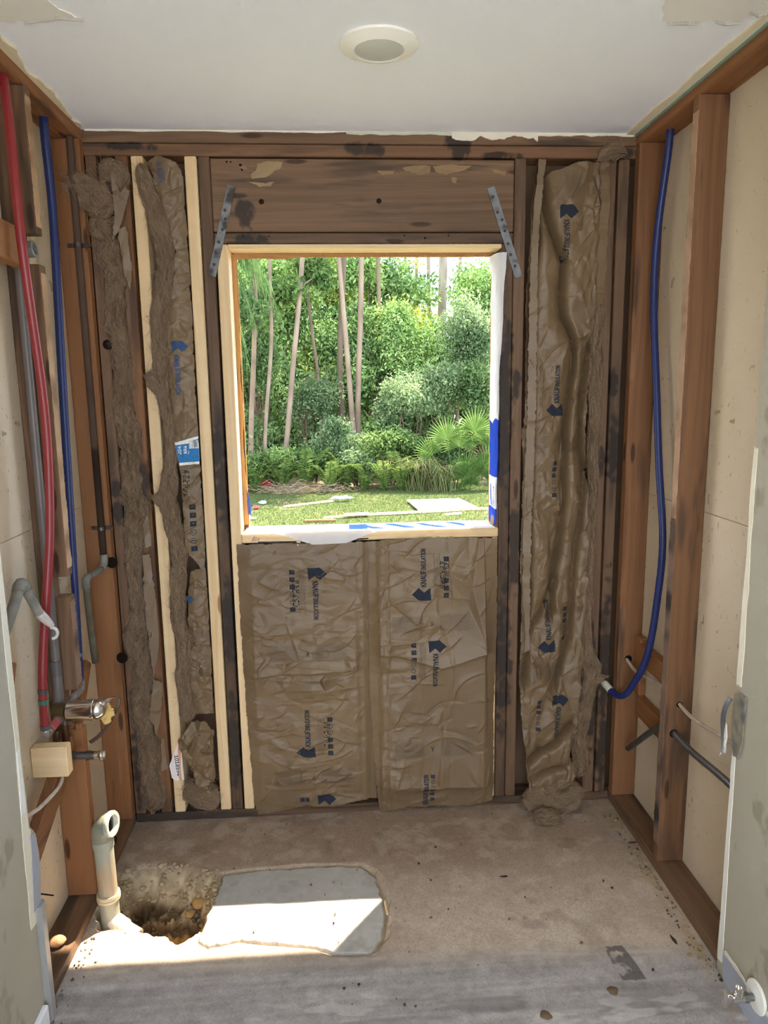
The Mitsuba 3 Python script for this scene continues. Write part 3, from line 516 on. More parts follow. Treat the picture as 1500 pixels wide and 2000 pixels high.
def leaf_mesh(n, blobs, size, cols, seed, aspect=0.45, up_=0.35, shell=0.5):
    """n small pointed leaves in a crown made of ellipsoid clumps; blobs: (x, y, z, rx, ry, rz)."""
    r = np.random.default_rng(seed); b = np.asarray(blobs, float); w = b[:, 3]*b[:, 4]+b[:, 3]*b[:, 5]; k = r.choice(len(b), n, p=w/w.sum())
    d = r.normal(size=(n, 3)); d /= np.linalg.norm(d, axis=1, keepdims=True); c = b[k, :3]+d*b[k, 3:]*((r.random(n)**shell)*np.where(r.random(n) < 0.22, r.uniform(1.0, 1.7, n), 1.0))[:, None]
    t = r.normal(size=(n, 3))+np.array([0, 0, -0.35]); t /= np.linalg.norm(t, axis=1, keepdims=True)
    nn = r.normal(size=(n, 3))*0.8+np.array([0, 0, up_*2])+d*0.5; s = np.cross(t, nn); s /= np.linalg.norm(s, axis=1, keepdims=True)
    L_ = size*r.uniform(0.65, 1.35, n)[:, None]; W_ = L_*aspect*0.5; nrm = np.cross(s, t)
    v = np.stack([c-t*L_*0.5, c-s*W_+nrm*W_*0.35, c+t*L_*0.5, c+s*W_+nrm*W_*0.35], 1).reshape(-1, 3)
    q = np.arange(n)[:, None]*4; f = np.vstack([q+[0, 1, 2], q+[0, 2, 3]])
    u = r.random(n)[:, None]; cl = meshkit.fbm(c*1.3+seed, 2, seed)[:, None]; u = np.clip(0.7*u+1.1*(cl-0.5)+0.15, 0, 1)
    col = (np.asarray(cols[0])*(1-u)+np.asarray(cols[1])*u)*np.where(r.random((n, 1)) < 0.10, 1.45, 1.0)
    return mk(v, f), np.repeat(col, 4, 0)
def clumps(x, y, z, rx, ry, rz, n, seed):
    r = np.random.default_rng(seed); out = []
    for i in range(n):
        d = r.normal(size=3); d /= np.linalg.norm(d); q = d*r.random()**0.5*0.72; s = 0.30+0.22*r.random()
        out.append((x+q[0]*rx, y+q[1]*ry, z+q[2]*rz, s*rx, s*ry, s*rz))
    return out
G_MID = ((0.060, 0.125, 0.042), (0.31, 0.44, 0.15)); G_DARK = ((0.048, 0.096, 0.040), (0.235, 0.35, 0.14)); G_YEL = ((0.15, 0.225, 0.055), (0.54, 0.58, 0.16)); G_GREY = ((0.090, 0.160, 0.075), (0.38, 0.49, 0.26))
def twigs(x, y, z0, z1, rx, n, r0, seed):
    r = np.random.default_rng(seed); out = []
    for i in range(n):
        a = r.random()*6.28; e = np.array([x+math.cos(a)*rx*r.random(), y+math.sin(a)*rx*0.6*r.random(), z0+(z1-z0)*(0.6+0.4*r.random())]); b = np.array([x+0.08*r.normal(), y+0.08*r.normal(), z0])
        out.append(tube(spline([b, (b+e)/2+r.normal(size=3)*0.06, e], 7), np.linspace(r0, r0*0.35, 7), 5))
    return cat(*out)
def shrub(x, y, z, rx, rz, n, size, cols, label, name='shrub', cat_='shrub', seed=None, nb=11, group=None, to_ground=True):
    seed = len(scene) if seed is None else seed
    k = thing(name, label, cat_, group); m, c = leaf_mesh(n, clumps(x, y, z, rx, rx*0.8, rz, nb, seed), size, cols, seed)
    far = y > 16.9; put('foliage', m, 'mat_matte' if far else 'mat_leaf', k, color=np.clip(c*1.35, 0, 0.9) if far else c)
    plain('stems', twigs(x, y, GZ-0.02 if to_ground else z-rz, z+rz*0.7, rx*0.8, 6, 0.018, seed), (0.13, 0.095, 0.065), parent=k, label='thin bare stems')
    return k
BARK = (0.27, 0.205, 0.155)
def tree(pts, y, r, label, crown, cols, n, base=True, size=0.13, bark=BARK):
    p = [(q[0], y, q[1]) for q in pts]
    if base: p[-1] = (p[-1][0], y, GZ-0.03)
    top = np.array(p[0]); k = thing('tree', label, 'tree'); tip = top+np.array([0.1, 0, 1.6])
    path = spline(np.array([tip]+[np.array(q) for q in p]), 26); rad = np.linspace(r*0.8, r*1.12, 26)*(1+0.10*(meshkit.fbm(path*3, 3, len(scene))-0.5))
    m = tube(path, rad, 12); put('trunk', m, 'mat_matte', k, smooth=True, color=colr(m, bark, 0.45, 5, len(scene) % 13, (0.16, 0.12, 0.085)))
    bl = []; br = []; rr = np.random.default_rng(len(scene))
    for (cx, cz, crx, crz) in crown:
        yy = y+rr.uniform(-0.5, 0.5); bl += clumps(cx, yy, cz, crx, crx, crz, 9, rr.integers(9999)); j = np.argmin(np.abs(path[:, 2]-(cz-0.3))); b = path[j]
        br.append(tube(spline([b, (b+[cx, yy, cz])/2+[0, 0, 0.1], [cx, yy, cz+0.2]], 8), np.linspace(r*0.42, r*0.15, 8), 6))
    if bl:
        m, c = leaf_mesh(n, bl, size, cols, len(scene)); put('foliage', m, 'mat_leaf', k, color=c)
        plain('branches', cat(*br), (0.22, 0.17, 0.12), parent=k)
    return k
tree([(-0.55, 5.4), (-0.625, 4.526), (-0.732, 3.512), (-0.92, 2.055), (-1.103, 0.551), (-1.267, -0.329)], 15.5, 0.055, 'slender pale trunk leaning right, leftmost tall tree of the forest edge', [(-0.9, 5.6, 1.2, 0.9), (-0.2, 3.9, 0.5, 0.4)], G_MID, 2600)
tree([(0.06, 5.6), (0.09, 4.581), (0.186, 3.122), (0.267, 1.832), (0.33, 0.616), (0.34, -0.3)], 15.8, 0.056, 'straight grey trunk, left of the close pair mid-window', [(0.2, 6.2, 1.3, 0.9)], G_YEL, 2600)
tree([(0.62, 5.6), (0.592, 4.618), (0.542, 3.139), (0.472, 1.833), (0.441, 0.828), (0.43, -0.3)], 16.0, 0.062, 'straight pale trunk, right of the close pair mid-window', [(0.9, 6.0, 1.2, 0.9)], G_YEL, 2600)
tree([(1.06, 5.9), (1.059, 4.994), (1.063, 3.569), (1.016, 2.103), (1.0, -0.3)], 18, 0.055, 'darker thin trunk behind and right of the close pair', [(1.2, 6.4, 1.2, 0.8)], G_YEL, 2200, bark=(0.24, 0.18, 0.13))
tree([(2.95, 6.6), (2.936, 5.369), (2.909, 4.044), (2.881, 2.963), (2.85, -0.3)], 20, 0.12, 'thickest grey trunk against the sky gap at the upper right', [(2.2, 7.4, 1.5, 0.9)], G_MID, 2200, bark=(0.33, 0.28, 0.24))
tree([(2.62, 6.8), (2.648, 5.557), (2.672, 3.887), (2.66, -0.3)], 21, 0.055, 'thin trunk just left of the thickest grey one', [], G_MID, 0, bark=(0.28, 0.23, 0.2))
tree([(2.50, 7.0), (2.456, 5.746), (2.4, 3.998), (2.38, -0.3)], 22, 0.050, 'thin trunk second left of the thickest grey one', [], G_MID, 0, bark=(0.28, 0.23, 0.2))
tree([(3.80, 7.0), (3.747, 5.744), (3.695, 3.693), (3.65, -0.3)], 22, 0.050, 'thin grey trunk right of the thickest one', [(4.6, 6.6, 1.3, 1.0)], G_MID, 2200, bark=(0.28, 0.23, 0.2))
tree([(-0.60, 4.2), (-0.556, 3.195), (-0.413, 1.851), (-0.387, 1.165), (-0.36, -0.3)], 16.5, 0.036, 'thin dark stem right of the leftmost tall tree', [(-0.6, 4.3, 0.7, 0.6)], G_MID, 1400, bark=(0.2, 0.15, 0.11))
tree([(-1.30, 3.4), (-1.322, 2.566), (-1.423, 1.636), (-1.525, 0.686), (-1.55, -0.3)], 15.2, 0.040, 'thin leaning trunk near the left side of the window', [(-1.2, 3.5, 0.7, 0.6)], G_MID, 1400, bark=(0.26, 0.2, 0.15))
tree([(0.24, 5.8), (0.236, 4.807), (0.084, 2.319), (0.13, 0.183), (0.13, -0.3)], 17, 0.066, 'dark trunk behind the left of the close pair', [], G_MID, 0, bark=(0.17, 0.13, 0.10))
tree([(-1.62, 3.0), (-1.687, 2.05), (-1.803, 0.598), (-1.82, -0.3)], 15, 0.055, 'brown trunk at the left edge of the view', [(-1.9, 3.2, 0.7, 0.5)], G_DARK, 1200, bark=(0.25, 0.18, 0.13))
S_ = [(-1.774, 3.926, 17, 0.84, 1.08, G_MID, 'soft green foliage mass behind the palm fronds, upper left'), (-1.735, 2.296, 16, 0.68, 0.79, G_DARK, 'dark leafy shrub behind the left-edge trunk'), (-1.95, 0.809, 15.3, 0.48, 0.63, G_DARK, 'dim shrub low behind the left-edge trunk'),
      (-1.165, 3.583, 18, 0.89, 1.01, G_MID, 'green foliage mass right of the palm fronds'), (-0.169, 4.441, 19, 0.94, 0.94, G_YEL, 'yellow-green foliage high between two tall trunks, left'), (-0.199, 2.852, 18, 0.89, 0.89, G_MID, 'leafy bush behind the thin dark stem'),
      (-0.68, 1.399, 16.5, 0.70, 0.81, G_GREY, 'pale green shrub beside the leftmost tall tree'), (1.051, 4.321, 20, 1.27, 1.13, G_YEL, 'bright yellow-green foliage at the top centre'), (0.9, 2.353, 18, 0.90, 0.89, G_DARK, 'shaded dark bush right of the close pair of trunks'),
      (-0.009, 0.552, 15.2, 0.55, 0.48, G_GREY, 'pale silvery shrub at the foot of the close pair'), (1.30, 2.95, 17.5, 0.70, 0.95, G_MID, 'tall green bush right of mid-window'), (2.064, 2.297, 17, 0.96, 0.84, G_MID, 'broad green bush under the sky gap'),
      (1.436, 1.381, 15.5, 0.65, 0.65, G_GREY, 'silvery green shrub at the centre right, nearest the lawn'), (2.366, 1.50, 15.8, 0.67, 0.61, G_GREY, 'silvery shrub above the fan palm'), (2.959, 2.904, 16, 0.68, 1.01, G_GREY, 'grey-green tall shrub along the right side of the window'),
      (3.575, 3.9, 18, 0.76, 0.89, G_MID, 'green foliage in the upper right corner of the view'), (2.987, 1.577, 15.5, 0.49, 0.65, G_DARK, 'dark shrub at the right side above the fan palm'), (1.75, 3.35, 19, 0.80, 0.60, G_YEL, 'light green foliage below the sky gap'),
      (-1.277, 0.183, 14.8, 0.55, 0.36, G_MID, 'low bush left of the ferns at the lawn edge'), (-0.60, 0.153, 15, 0.50, 0.37, G_MID, 'low bush behind the dry leaf litter'), (1.059, 0.44, 15, 0.63, 0.48, G_MID, 'low green bush at the lawn edge, centre right'),
      (2.071, 0.398, 15.3, 0.65, 0.43, G_DARK, 'dark low bush behind the fan palm'), (-1.95, 0.0, 14.6, 0.41, 0.36, G_MID, 'low bush in the left corner of the lawn edge'), (0.404, 0.15, 14.8, 0.50, 0.36, G_GREY, 'pale low bush below the close pair of trunks'),
      (-3.3, 1.6, 16, 1.1, 1.7, G_MID, 'big bush beyond the left edge of the window'), (4.3, 1.8, 16, 1.0, 1.8, G_DARK, 'big bush beyond the right edge of the window')]
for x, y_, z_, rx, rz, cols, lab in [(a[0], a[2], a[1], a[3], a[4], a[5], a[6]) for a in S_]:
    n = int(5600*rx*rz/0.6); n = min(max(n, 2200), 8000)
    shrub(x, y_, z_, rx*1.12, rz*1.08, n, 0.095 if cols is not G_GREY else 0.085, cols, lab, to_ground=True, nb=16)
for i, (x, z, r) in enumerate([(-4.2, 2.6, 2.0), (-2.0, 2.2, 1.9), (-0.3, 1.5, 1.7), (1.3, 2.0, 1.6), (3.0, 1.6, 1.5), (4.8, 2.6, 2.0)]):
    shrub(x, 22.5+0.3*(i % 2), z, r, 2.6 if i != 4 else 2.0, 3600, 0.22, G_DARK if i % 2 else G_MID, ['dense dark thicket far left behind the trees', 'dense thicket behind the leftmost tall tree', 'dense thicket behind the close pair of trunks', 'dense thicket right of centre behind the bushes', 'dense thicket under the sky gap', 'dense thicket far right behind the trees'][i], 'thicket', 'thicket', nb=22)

r_u = np.random.default_rng(404)
for j, zc in enumerate((0.55, 1.8, 3.1, 4.3)):
    for i in range(-2, 10):
        x, y_ = -3.0+(0.86*i if 0 <= i < 9 else 1.05*i if i < 0 else 6.9+1.0*(i-8))+r_u.normal()*0.15, 17.0+1.1*r_u.random()+0.45*j
        if 2.3 < x < 3.2 and zc > 3: continue
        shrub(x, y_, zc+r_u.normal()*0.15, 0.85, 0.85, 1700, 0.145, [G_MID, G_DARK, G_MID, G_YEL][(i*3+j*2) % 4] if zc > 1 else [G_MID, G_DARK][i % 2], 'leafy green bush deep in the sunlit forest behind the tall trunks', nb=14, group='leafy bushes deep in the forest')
for i in range(10):
    shrub(-8.5+1.9*i, 24.0+0.3*(i % 2), 0.9, 1.25, 1.5, 1500, 0.30, G_DARK, 'dark hedge-like thicket at the very back of the forest floor', 'thicket', 'thicket', nb=16, group='thickets at the back of the forest')

def frond_pinnate(p0, p1, sag, n, ll, lw, seed, hang=0.3):
    r = np.random.default_rng(seed); p0, p1 = np.asarray(p0, float), np.asarray(p1, float); t = np.linspace(0, 1, n); path = p0+(p1-p0)*t[:, None]; path[:, 2] += sag*4*t*(1-t)
    tg = np.gradient(path, axis=0); tg /= np.linalg.norm(tg, axis=1, keepdims=True); sd = np.cross(tg, [0, 0, 1.0]); sd /= np.linalg.norm(sd, axis=1, keepdims=True)+1e-9; V, Fc = [], []
    for i in range(1, n):
        L_ = ll*(0.25+math.sin(math.pi*min(1, 0.12+0.85*t[i]))**0.7*0.75)
        for s in (-1, 1):
            d = sd[i]*s*(1-hang)+tg[i]*0.45+np.array([0, 0, -hang*1.3])+r.normal(size=3)*0.06; d /= np.linalg.norm(d); w = tg[i]*lw*0.5; b = path[i]; k = len(V)
            V += [b-w*0.5, b+d*L_*0.45-w+[0, 0, 0.01], b+d*L_+np.array([0, 0, -hang*0.25*L_]), b+d*L_*0.45+w+[0, 0, 0.01]]; Fc += [[k, k+1, k+2], [k, k+2, k+3]]
    st = tube(path[::max(1, n//8)], np.linspace(lw*0.5, lw*0.2, len(path[::max(1, n//8)])), 4)
    return cat(mk(V, Fc), st)
def leafcol(m, a, b, seed):
    n = np.random.default_rng(seed).random(len(m.vertices)//4+1)[np.arange(len(m.vertices))//4][:, None]
    return np.asarray(a)*(1-n)+np.asarray(b)*n
def fern(x, y, h, n, label, cols):
    k = thing('fern', label, 'fern'); r = np.random.default_rng(len(scene)); z = float(lz(x, y)[0])
    for i in range(n):
        a = 6.28*i/n+r.normal()*0.25; L_ = h*(0.65+0.55*r.random()); e = np.array([x+math.cos(a)*L_*(0.35+0.4*r.random()), y+math.sin(a)*L_*0.4, z+L_*(0.35+0.65*r.random())])
        m = frond_pinnate((x, y, z), e, L_*0.22, 24, L_*0.20, 0.024, len(scene), 0.1); put('frond', m, 'mat_leaf', k, color=leafcol(m, cols[0], cols[1], len(scene)))
FC = ((0.09, 0.155, 0.038), (0.205, 0.29, 0.085))
for x, y, h, lab in [(-1.55, 14.3, 0.75, 'sword fern at the left edge of the lawn, above the red bag'), (-1.12, 14.4, 0.85, 'tall sword fern between the red bag and the dry litter'), (-0.72, 14.45, 0.9, 'tallest sword fern, behind the dry leaf litter'), (-0.30, 14.3, 0.7, 'sword fern just right of the dry leaf litter'),
                     (0.05, 14.4, 0.85, 'sword fern below the left trunk of the close pair'), (0.42, 14.3, 0.75, 'sword fern below the right trunk of the close pair'), (0.80, 14.3, 0.8, 'pale sword fern at the lawn edge, centre'), (1.15, 14.25, 0.75, 'sword fern left of the grass clump'), (-2.0, 14.3, 0.7, 'sword fern in the far left corner of the view')]:
    fern(x+0.12*math.sin(x*17), y+0.12*math.sin(x*31), h*(0.8+0.35*math.sin(x*23)**2), 11, lab, FC)
def fan_palm(x, y, fans, label):
    k = thing('fan_palm', label, 'palm'); z = float(lz(x, y)[0]); r = np.random.default_rng(len(scene))
    for (dx, dy, dz, R_, tilt) in fans:
        c = np.array([x+dx, y+dy, z+dz]); b = np.array([x+r.normal()*0.05, y+r.normal()*0.05, z]); st = tube(spline([b, (b+c)/2+[dx*0.1, 0, 0.06], c], 8), np.linspace(0.012, 0.008, 8), 5)
        d = np.array([dx, dy-0.15, 0.35+0.4*dz]); d /= np.linalg.norm(d); n_ = np.array([tilt*0.6, -1.0, 0.55]); n_ -= d*(n_@d); n_ /= np.linalg.norm(n_); s = np.cross(d, n_); V, Fc = [], []
        for i in range(26):
            a = (i-12.5)/12.5*1.75; q = d*math.cos(a)+s*math.sin(a); L_ = R_*(0.82+0.18*math.cos(a))*(0.95+0.1*r.random()); w = np.cross(q, n_)*R_*0.040; j = len(V); dr_ = np.array([0, 0, -0.10*R_*abs(a)])
            V += [c, c+q*L_*0.45-w+n_*0.01, c+q*L_+dr_-n_*0.03, c+q*L_*0.45+w+n_*0.01]; Fc += [[j, j+1, j+2], [j, j+2, j+3]]
        m = cat(mk(V, Fc), st); put('frond', m, 'mat_leaf', k, color=leafcol(m, (0.09, 0.18, 0.045), (0.195, 0.30, 0.095), len(scene)))
fan_palm(2.40, 14.15, [(-0.25, 0, 1.0, 0.52, -0.3), (0.30, 0, 1.15, 0.55, 0.3), (0.02, 0.1, 0.85, 0.5, 0), (0.62, 0, 0.80, 0.5, 0.5), (0.10, -0.15, 0.42, 0.45, 0.2), (-0.55, 0, 0.70, 0.45, -0.5), (0.45, -0.2, 0.35, 0.45, 0.4)], 'saw palmetto with broad upright fans at the right edge of the lawn')
fan_palm(3.10, 14.3, [(-0.2, 0, 0.95, 0.5, -0.2), (0.2, 0, 1.05, 0.5, 0.2), (-0.15, -0.2, 0.5, 0.5, -0.2), (0.4, -0.1, 0.6, 0.5, 0.4), (-0.45, -0.1, 0.25, 0.42, -0.4)], 'saw palmetto partly hidden behind the right side of the window')
fan_palm(2.55, 13.85, [(-0.10, 0, 0.30, 0.36, -0.4), (0.22, 0, 0.34, 0.34, 0.3), (0.02, -0.05, 0.16, 0.30, 0.1)], 'small low saw palmetto in front of the broad one')
for x, y, n, h, lab in [(1.62, 14.1, 260, 0.75, 'arching clump of long grass left of the fan palm'), (2.02, 13.95, 220, 0.6, 'clump of long grass under the fan palm')]:
    r = np.random.default_rng(len(scene)); V, Fc = [], []
    for i in range(n):
        a = r.random()*6.28; b = np.array([x+r.normal()*0.10, y+r.normal()*0.08, GZ-0.01]); L_ = h*(0.6+0.7*r.random()); o = np.array([math.cos(a), math.sin(a)*0.6, 0]); w = np.array([-math.sin(a), math.cos(a), 0])*0.010
        p1 = b+o*L_*0.25+[0, 0, L_*0.7]; p2 = b+o*L_*0.75+[0, 0, L_*(0.75-0.4*r.random())]; k = len(V); V += [b-w, b+w, p1+w, p1-w, p2]; Fc += [[k, k+1, k+2], [k, k+2, k+3], [k+3, k+2, k+4]]
    m = mk(V, Fc); c = np.repeat(np.array([(0.125, 0.19, 0.058), (0.23, 0.27, 0.11), (0.28, 0.25, 0.14)])[r.integers(0, 3, n)], 5, 0); k = thing('grass_clump', lab, 'grass clump'); put('blades', m, 'mat_leaf', k, color=c)
k = thing('palm_tree', 'palm with long thin hanging leaflets in the upper left of the window', 'palm')
m = tube(spline([(-2.75, 14.0, GZ-0.02), (-2.7, 14.0, 2.0), (-2.6, 13.9, 4.75)], 12), np.linspace(0.13, 0.10, 12), 14); plain('trunk', m, (0.30, 0.24, 0.18), parent=k, smooth=True, var=0.4, freq=6)
for e, sag in [((-1.15, 13.4, 3.55), 0.35), ((-0.98, 13.6, 2.95), 0.55), ((-1.45, 13.3, 4.25), 0.25), ((-1.60, 13.4, 2.10), 0.75), ((-1.45, 13.6, 2.75), 0.7), ((-3.9, 13.5, 3.6), 0.5), ((-1.25, 14.3, 4.4), 0.4), ((-3.6, 14.5, 4.6), 0.5)]:
    m = frond_pinnate((-2.6, 13.9, 4.7), e, sag, 46, 0.75, 0.026, len(scene), 0.62); put('frond', m, 'mat_leaf', k, color=leafcol(m, (0.09, 0.18, 0.06), (0.20, 0.30, 0.12), len(scene)))
r = np.random.default_rng(77); V, Fc = [], []
for i in range(900):
    b = np.array([-0.75+r.normal()*0.42, 14.15+r.normal()*0.14, GZ+0.02+abs(r.normal())*0.07]); a = r.random()*3.14; d = np.array([math.cos(a), math.sin(a)*0.5, r.normal()*0.35])*r.uniform(0.06, 0.2); w = np.array([0, 0.004, 0.006]); k_ = len(V); V += [b-d, b+w, b+d, b-w]; Fc += [[k_, k_+1, k_+2], [k_, k_+2, k_+3]]
m = mk(V, Fc); tag(put('leaf_litter', m, 'mat_leaf', color=np.repeat(np.array([(0.33, 0.26, 0.16), (0.24, 0.18, 0.10), (0.42, 0.36, 0.26)])[r.integers(0, 3, 900)], 4, 0)), 'heap of dry straw-coloured leaf litter at the lawn edge', 'leaf litter', kind='stuff')
# ------------------------------------------------------------------ kraft-faced insulation: crumpled paper surfaces y = f(x, z)
def facets(x0, x1, z0, z1, cell, amp, seed, sx=1.0, sz=1.0):
    """Crumpled paper: random heights on scattered points, flat facets with sharp creases between them."""
    r = np.random.default_rng(seed); w, h = (x1-x0+4*cell*sx), (z1-z0+4*cell*sz); n = int(w*h/(cell*cell*sx*sz))
    p = np.c_[r.uniform(x0-2*cell*sx, x1+2*cell*sx, n), r.uniform(z0-2*cell*sz, z1+2*cell*sz, n)]
    f = LinearNDInterpolator(p/np.array([sx, sz]), r.normal(0, amp, n), fill_value=0.0)
    return lambda x, z: f(np.c_[x/sx, z/sz])
class Sheet:
    def __init__(self, key_parent, name, poly, fn, res, label, seed=0):
        x0, z0, x1, z1 = poly.bounds; self.nx, self.nz = int((x1-x0)/res)+2, int((z1-z0)/res)+2
        self.X, self.Z = np.linspace(x0, x1, self.nx), np.linspace(z0, z1, self.nz); gx, gz = np.meshgrid(self.X, self.Z, indexing='ij')
        self.Y = fn(gx.ravel(), gz.ravel()).reshape(gx.shape)
        i, j = np.meshgrid(np.arange(self.nx-1), np.arange(self.nz-1), indexing='ij'); a = (i*self.nz+j).ravel(); f = np.vstack([np.stack([a, a+self.nz, a+self.nz+1], 1), np.stack([a, a+self.nz+1, a+1], 1)])
        v = np.stack([gx.ravel(), self.Y.ravel(), gz.ravel()], 1); c = v[f].mean(1)
        wob = (meshkit.fbm(np.c_[c[:, 0]*60, c[:, 2]*60, 0*c[:, 0]], 3, seed)-0.5)*0.008
        m = mk(v, f[inside(poly, c[:, 0]+wob, c[:, 2]+wob)]); m.remove_unreferenced_vertices()
        self.key = put(name, m, 'mat_kraft', key_parent, label, smooth=22); self.parent = key_parent
    def y(self, x, z):
        i = np.clip((x-self.X[0])/(self.X[1]-self.X[0]), 0, self.nx-1.001); j = np.clip((z-self.Z[0])/(self.Z[1]-self.Z[0]), 0, self.nz-1.001)
        a, b = i.astype(int), j.astype(int); s, t = i-a, j-b; Y = self.Y
        up_ = s >= t      # the two triangles of a cell
        return np.where(up_, Y[a, b]+s*(Y[a+1, b]-Y[a, b])+t*(Y[a+1, b+1]-Y[a+1, b]), Y[a, b]+s*(Y[a+1, b+1]-Y[a, b+1])+t*(Y[a, b+1]-Y[a, b]))
def flat2d(g):
    """2-d triangles of a shapely outline (or several), cut small so that they follow the paper."""
    out = []
    for q in getattr(g, 'geoms', [g]):
        if q.is_empty or q.area < 1e-8: continue
        v, f = trimesh.creation.triangulate_polygon(q, engine='earcut'); out.append(mk(np.c_[v, 0*v[:, 0]], f))
    return cat(*out)
def txt2d(s, h, length=None, bold=True):
    m = meshkit.text_mesh(s, h, 0.001, bold); k = m.triangles_center[:, 2] > 0.00099; k &= np.abs(m.face_normals[:, 2]) > 0.5
    m = mk(m.vertices, m.faces[k]); m.remove_unreferenced_vertices(); v = np.array(m.vertices); v[:, 2] = 0
    if length: v[:, 0] *= length/v[:, 0].max()
    return mk(v, m.faces)
def drape(sheet, name, flat, cx, cz, sgn, col, label=None, off=0.0009, scale=1.0, res=0.006):
    """Lays flat print (u along the reading direction, v up) on the sheet; sgn +1 reads downward, -1 upward, 0 level."""
    v, f = trimesh.remesh.subdivide_to_size(flat.vertices*[scale, scale, 0], flat.faces, res)
    x, z = (cx+v[:, 0], cz+v[:, 1]) if sgn == 0 else (cx+v[:, 1]*sgn, cz-v[:, 0]*sgn)
    m = mk(np.c_[x, sheet.y(x, z)-off, z], f)
    return put(name, m, 'mat_matte', sheet.key, label, color=np.tile(np.asarray(col, float), (len(v), 1)))
def rect(u0, v0, u1, v1): return Polygon([(u0, v0), (u1, v0), (u1, v1), (u0, v1)])
INK = (0.030, 0.035, 0.048); GREY_INK = (0.110, 0.082, 0.058); BLK = (0.028, 0.028, 0.030)
ARROW = flat2d(Polygon([(-0.0225, -0.034), (-0.0235, 0.010), (-0.001, 0.036), (0.0225, 0.010), (0.005, -0.008), (0.0225, -0.031)]))
WORD = cat(mk(txt2d('KNAUF', 0.0195, 0.062).vertices+[0.024, -0.017, 0], txt2d('KNAUF', 0.0195).faces), mk(txt2d('INSULATION', 0.0165, 0.078, True).vertices+[0.0875, -0.0155, 0], txt2d('INSULATION', 0.0165).faces))
WORD = cat(WORD, mk(WORD.vertices+[0.0007, 0.0002, 0], WORD.faces))
_ic = []
for i in range(6):
    u = -0.016+0.027*i
    if i in (3, 4):
        _ic.append(Point(u+0.009, -0.091).buffer(0.0095).difference(Point(u+0.009, -0.091).buffer(0.0078))); _ic.append(rect(u+0.0055, -0.0935, u+0.0125, -0.0915) if i == 3 else rect(u+0.0055, -0.0955, u+0.008, -0.087))
    else:
        q = rect(u, -0.1, u+0.0165, -0.081); _ic.append(q.difference(rect(u+0.006, -0.094, u+0.008, -0.086) if i != 5 else rect(u+0.004, -0.091, u+0.0125, -0.090)))
ICONS = cat(*[flat2d(q) for q in _ic])
LINES = cat(*[flat2d(rect(-0.016+0.005*(k % 2), -0.046-0.0042*k, 0.148-0.012*((k*7) % 5), -0.0447-0.0042*k)) for k in range(6)], *[flat2d(rect(0.150, -0.098+0.005*k, 0.185, -0.0970+0.005*k)) for k in range(3)])
STRIPES = cat(*[flat2d(rect(x0, -0.0042*k, x0+0.125-0.01*((k*5) % 3), -0.0042*k+0.0011)) for x0 in (-0.145, 0.03) for k in range(14)])
CARET = flat2d(Polygon([(-0.010, 0), (0.010, 0.006), (0.010, 0.003), (-0.003, 0), (0.010, -0.003), (0.010, -0.006)]))
def dotcode(n, seed):
    r = np.random.default_rng(seed); out = []
    for i in range(n):
        g = r.random((4, 3)) > 0.42
        out += [flat2d(Point(i*0.017+b*0.0042+a*0.0015, a*0.0062).buffer(0.0024, 3)) for a in range(4) for b in range(3) if g[a, b]]
    return cat(*out)
def logo(sheet, cx, cz, sgn, s=1.0, icons=True, lines=True, word=True, arrow=True, code=0):
    if arrow: drape(sheet, 'arrow_logo', ARROW, cx, cz, sgn, INK, 'dark blue arrow-shaped logo', scale=s)
    if word: drape(sheet, 'printed_word', WORD, cx, cz, sgn, INK, 'dark blue lettering KNAUFINSULATION', scale=s)
    if icons: drape(sheet, 'printed_icons', ICONS, cx, cz, sgn, INK, 'row of small dark blue square and round symbols', scale=s)
    if lines: drape(sheet, 'fine_print', LINES, cx, cz, sgn, GREY_INK, 'faint fine print', scale=s)
    if code: m = dotcode(6, code); drape(sheet, 'dot_code', mk(m.vertices+[0.02, -0.088, 0], m.faces), cx, cz, sgn, BLK, 'black dotted date code', off=0.0013, scale=s)
def creases(seed, n, x0, x1, z0, z1, ang, spread, l0, l1, h, w):
    r = np.random.default_rng(seed); C = np.c_[r.uniform(x0, x1, n), r.uniform(z0, z1, n)]; A_ = ang+r.normal(0, spread, n); L_ = r.uniform(l0, l1, n); Hh = h*r.uniform(0.3, 1.0, n)*r.choice([1, 1, -0.6], n); B_ = r.normal(0, 6, n)
    def f(x, z):
        out = np.zeros(x.shape)
        for k in range(n):
            dx, dz = x-C[k, 0], z-C[k, 1]; u = dx*math.cos(A_[k])+dz*math.sin(A_[k]); v = -dx*math.sin(A_[k])+dz*math.cos(A_[k])+B_[k]*u*u*0.5
            near = (np.abs(u) < L_[k]) & (np.abs(v) < 4*w)
            if near.any(): out[near] += Hh[k]*np.clip(1-np.square(u[near]/L_[k]), 0, 1)*np.where(v[near] > 0, np.exp(-v[near]/w), np.exp(v[near]/(w*0.28)))
        return out
    return f
cr_l = creases(3, 120, -0.38, 0.12, 0.0, 1.08, 0.12, 0.45, 0.02, 0.13, 0.0075, 0.010); cr_r = creases(4, 90, 0.08, 0.58, 0.0, 1.08, 0.25, 0.7, 0.02, 0.12, 0.0075, 0.010)
cr_b = creases(5, 150, 0.65, 0.95, 0.05, 2.35, 1.25, 0.5, 0.02, 0.10, 0.0085, 0.009); cr_m = creases(6, 130, -0.60, -0.46, 0.42, 2.35, 0.6, 0.8, 0.012, 0.05, 0.0055, 0.006)
def bump(t, w): return np.exp(-np.square(t/w))
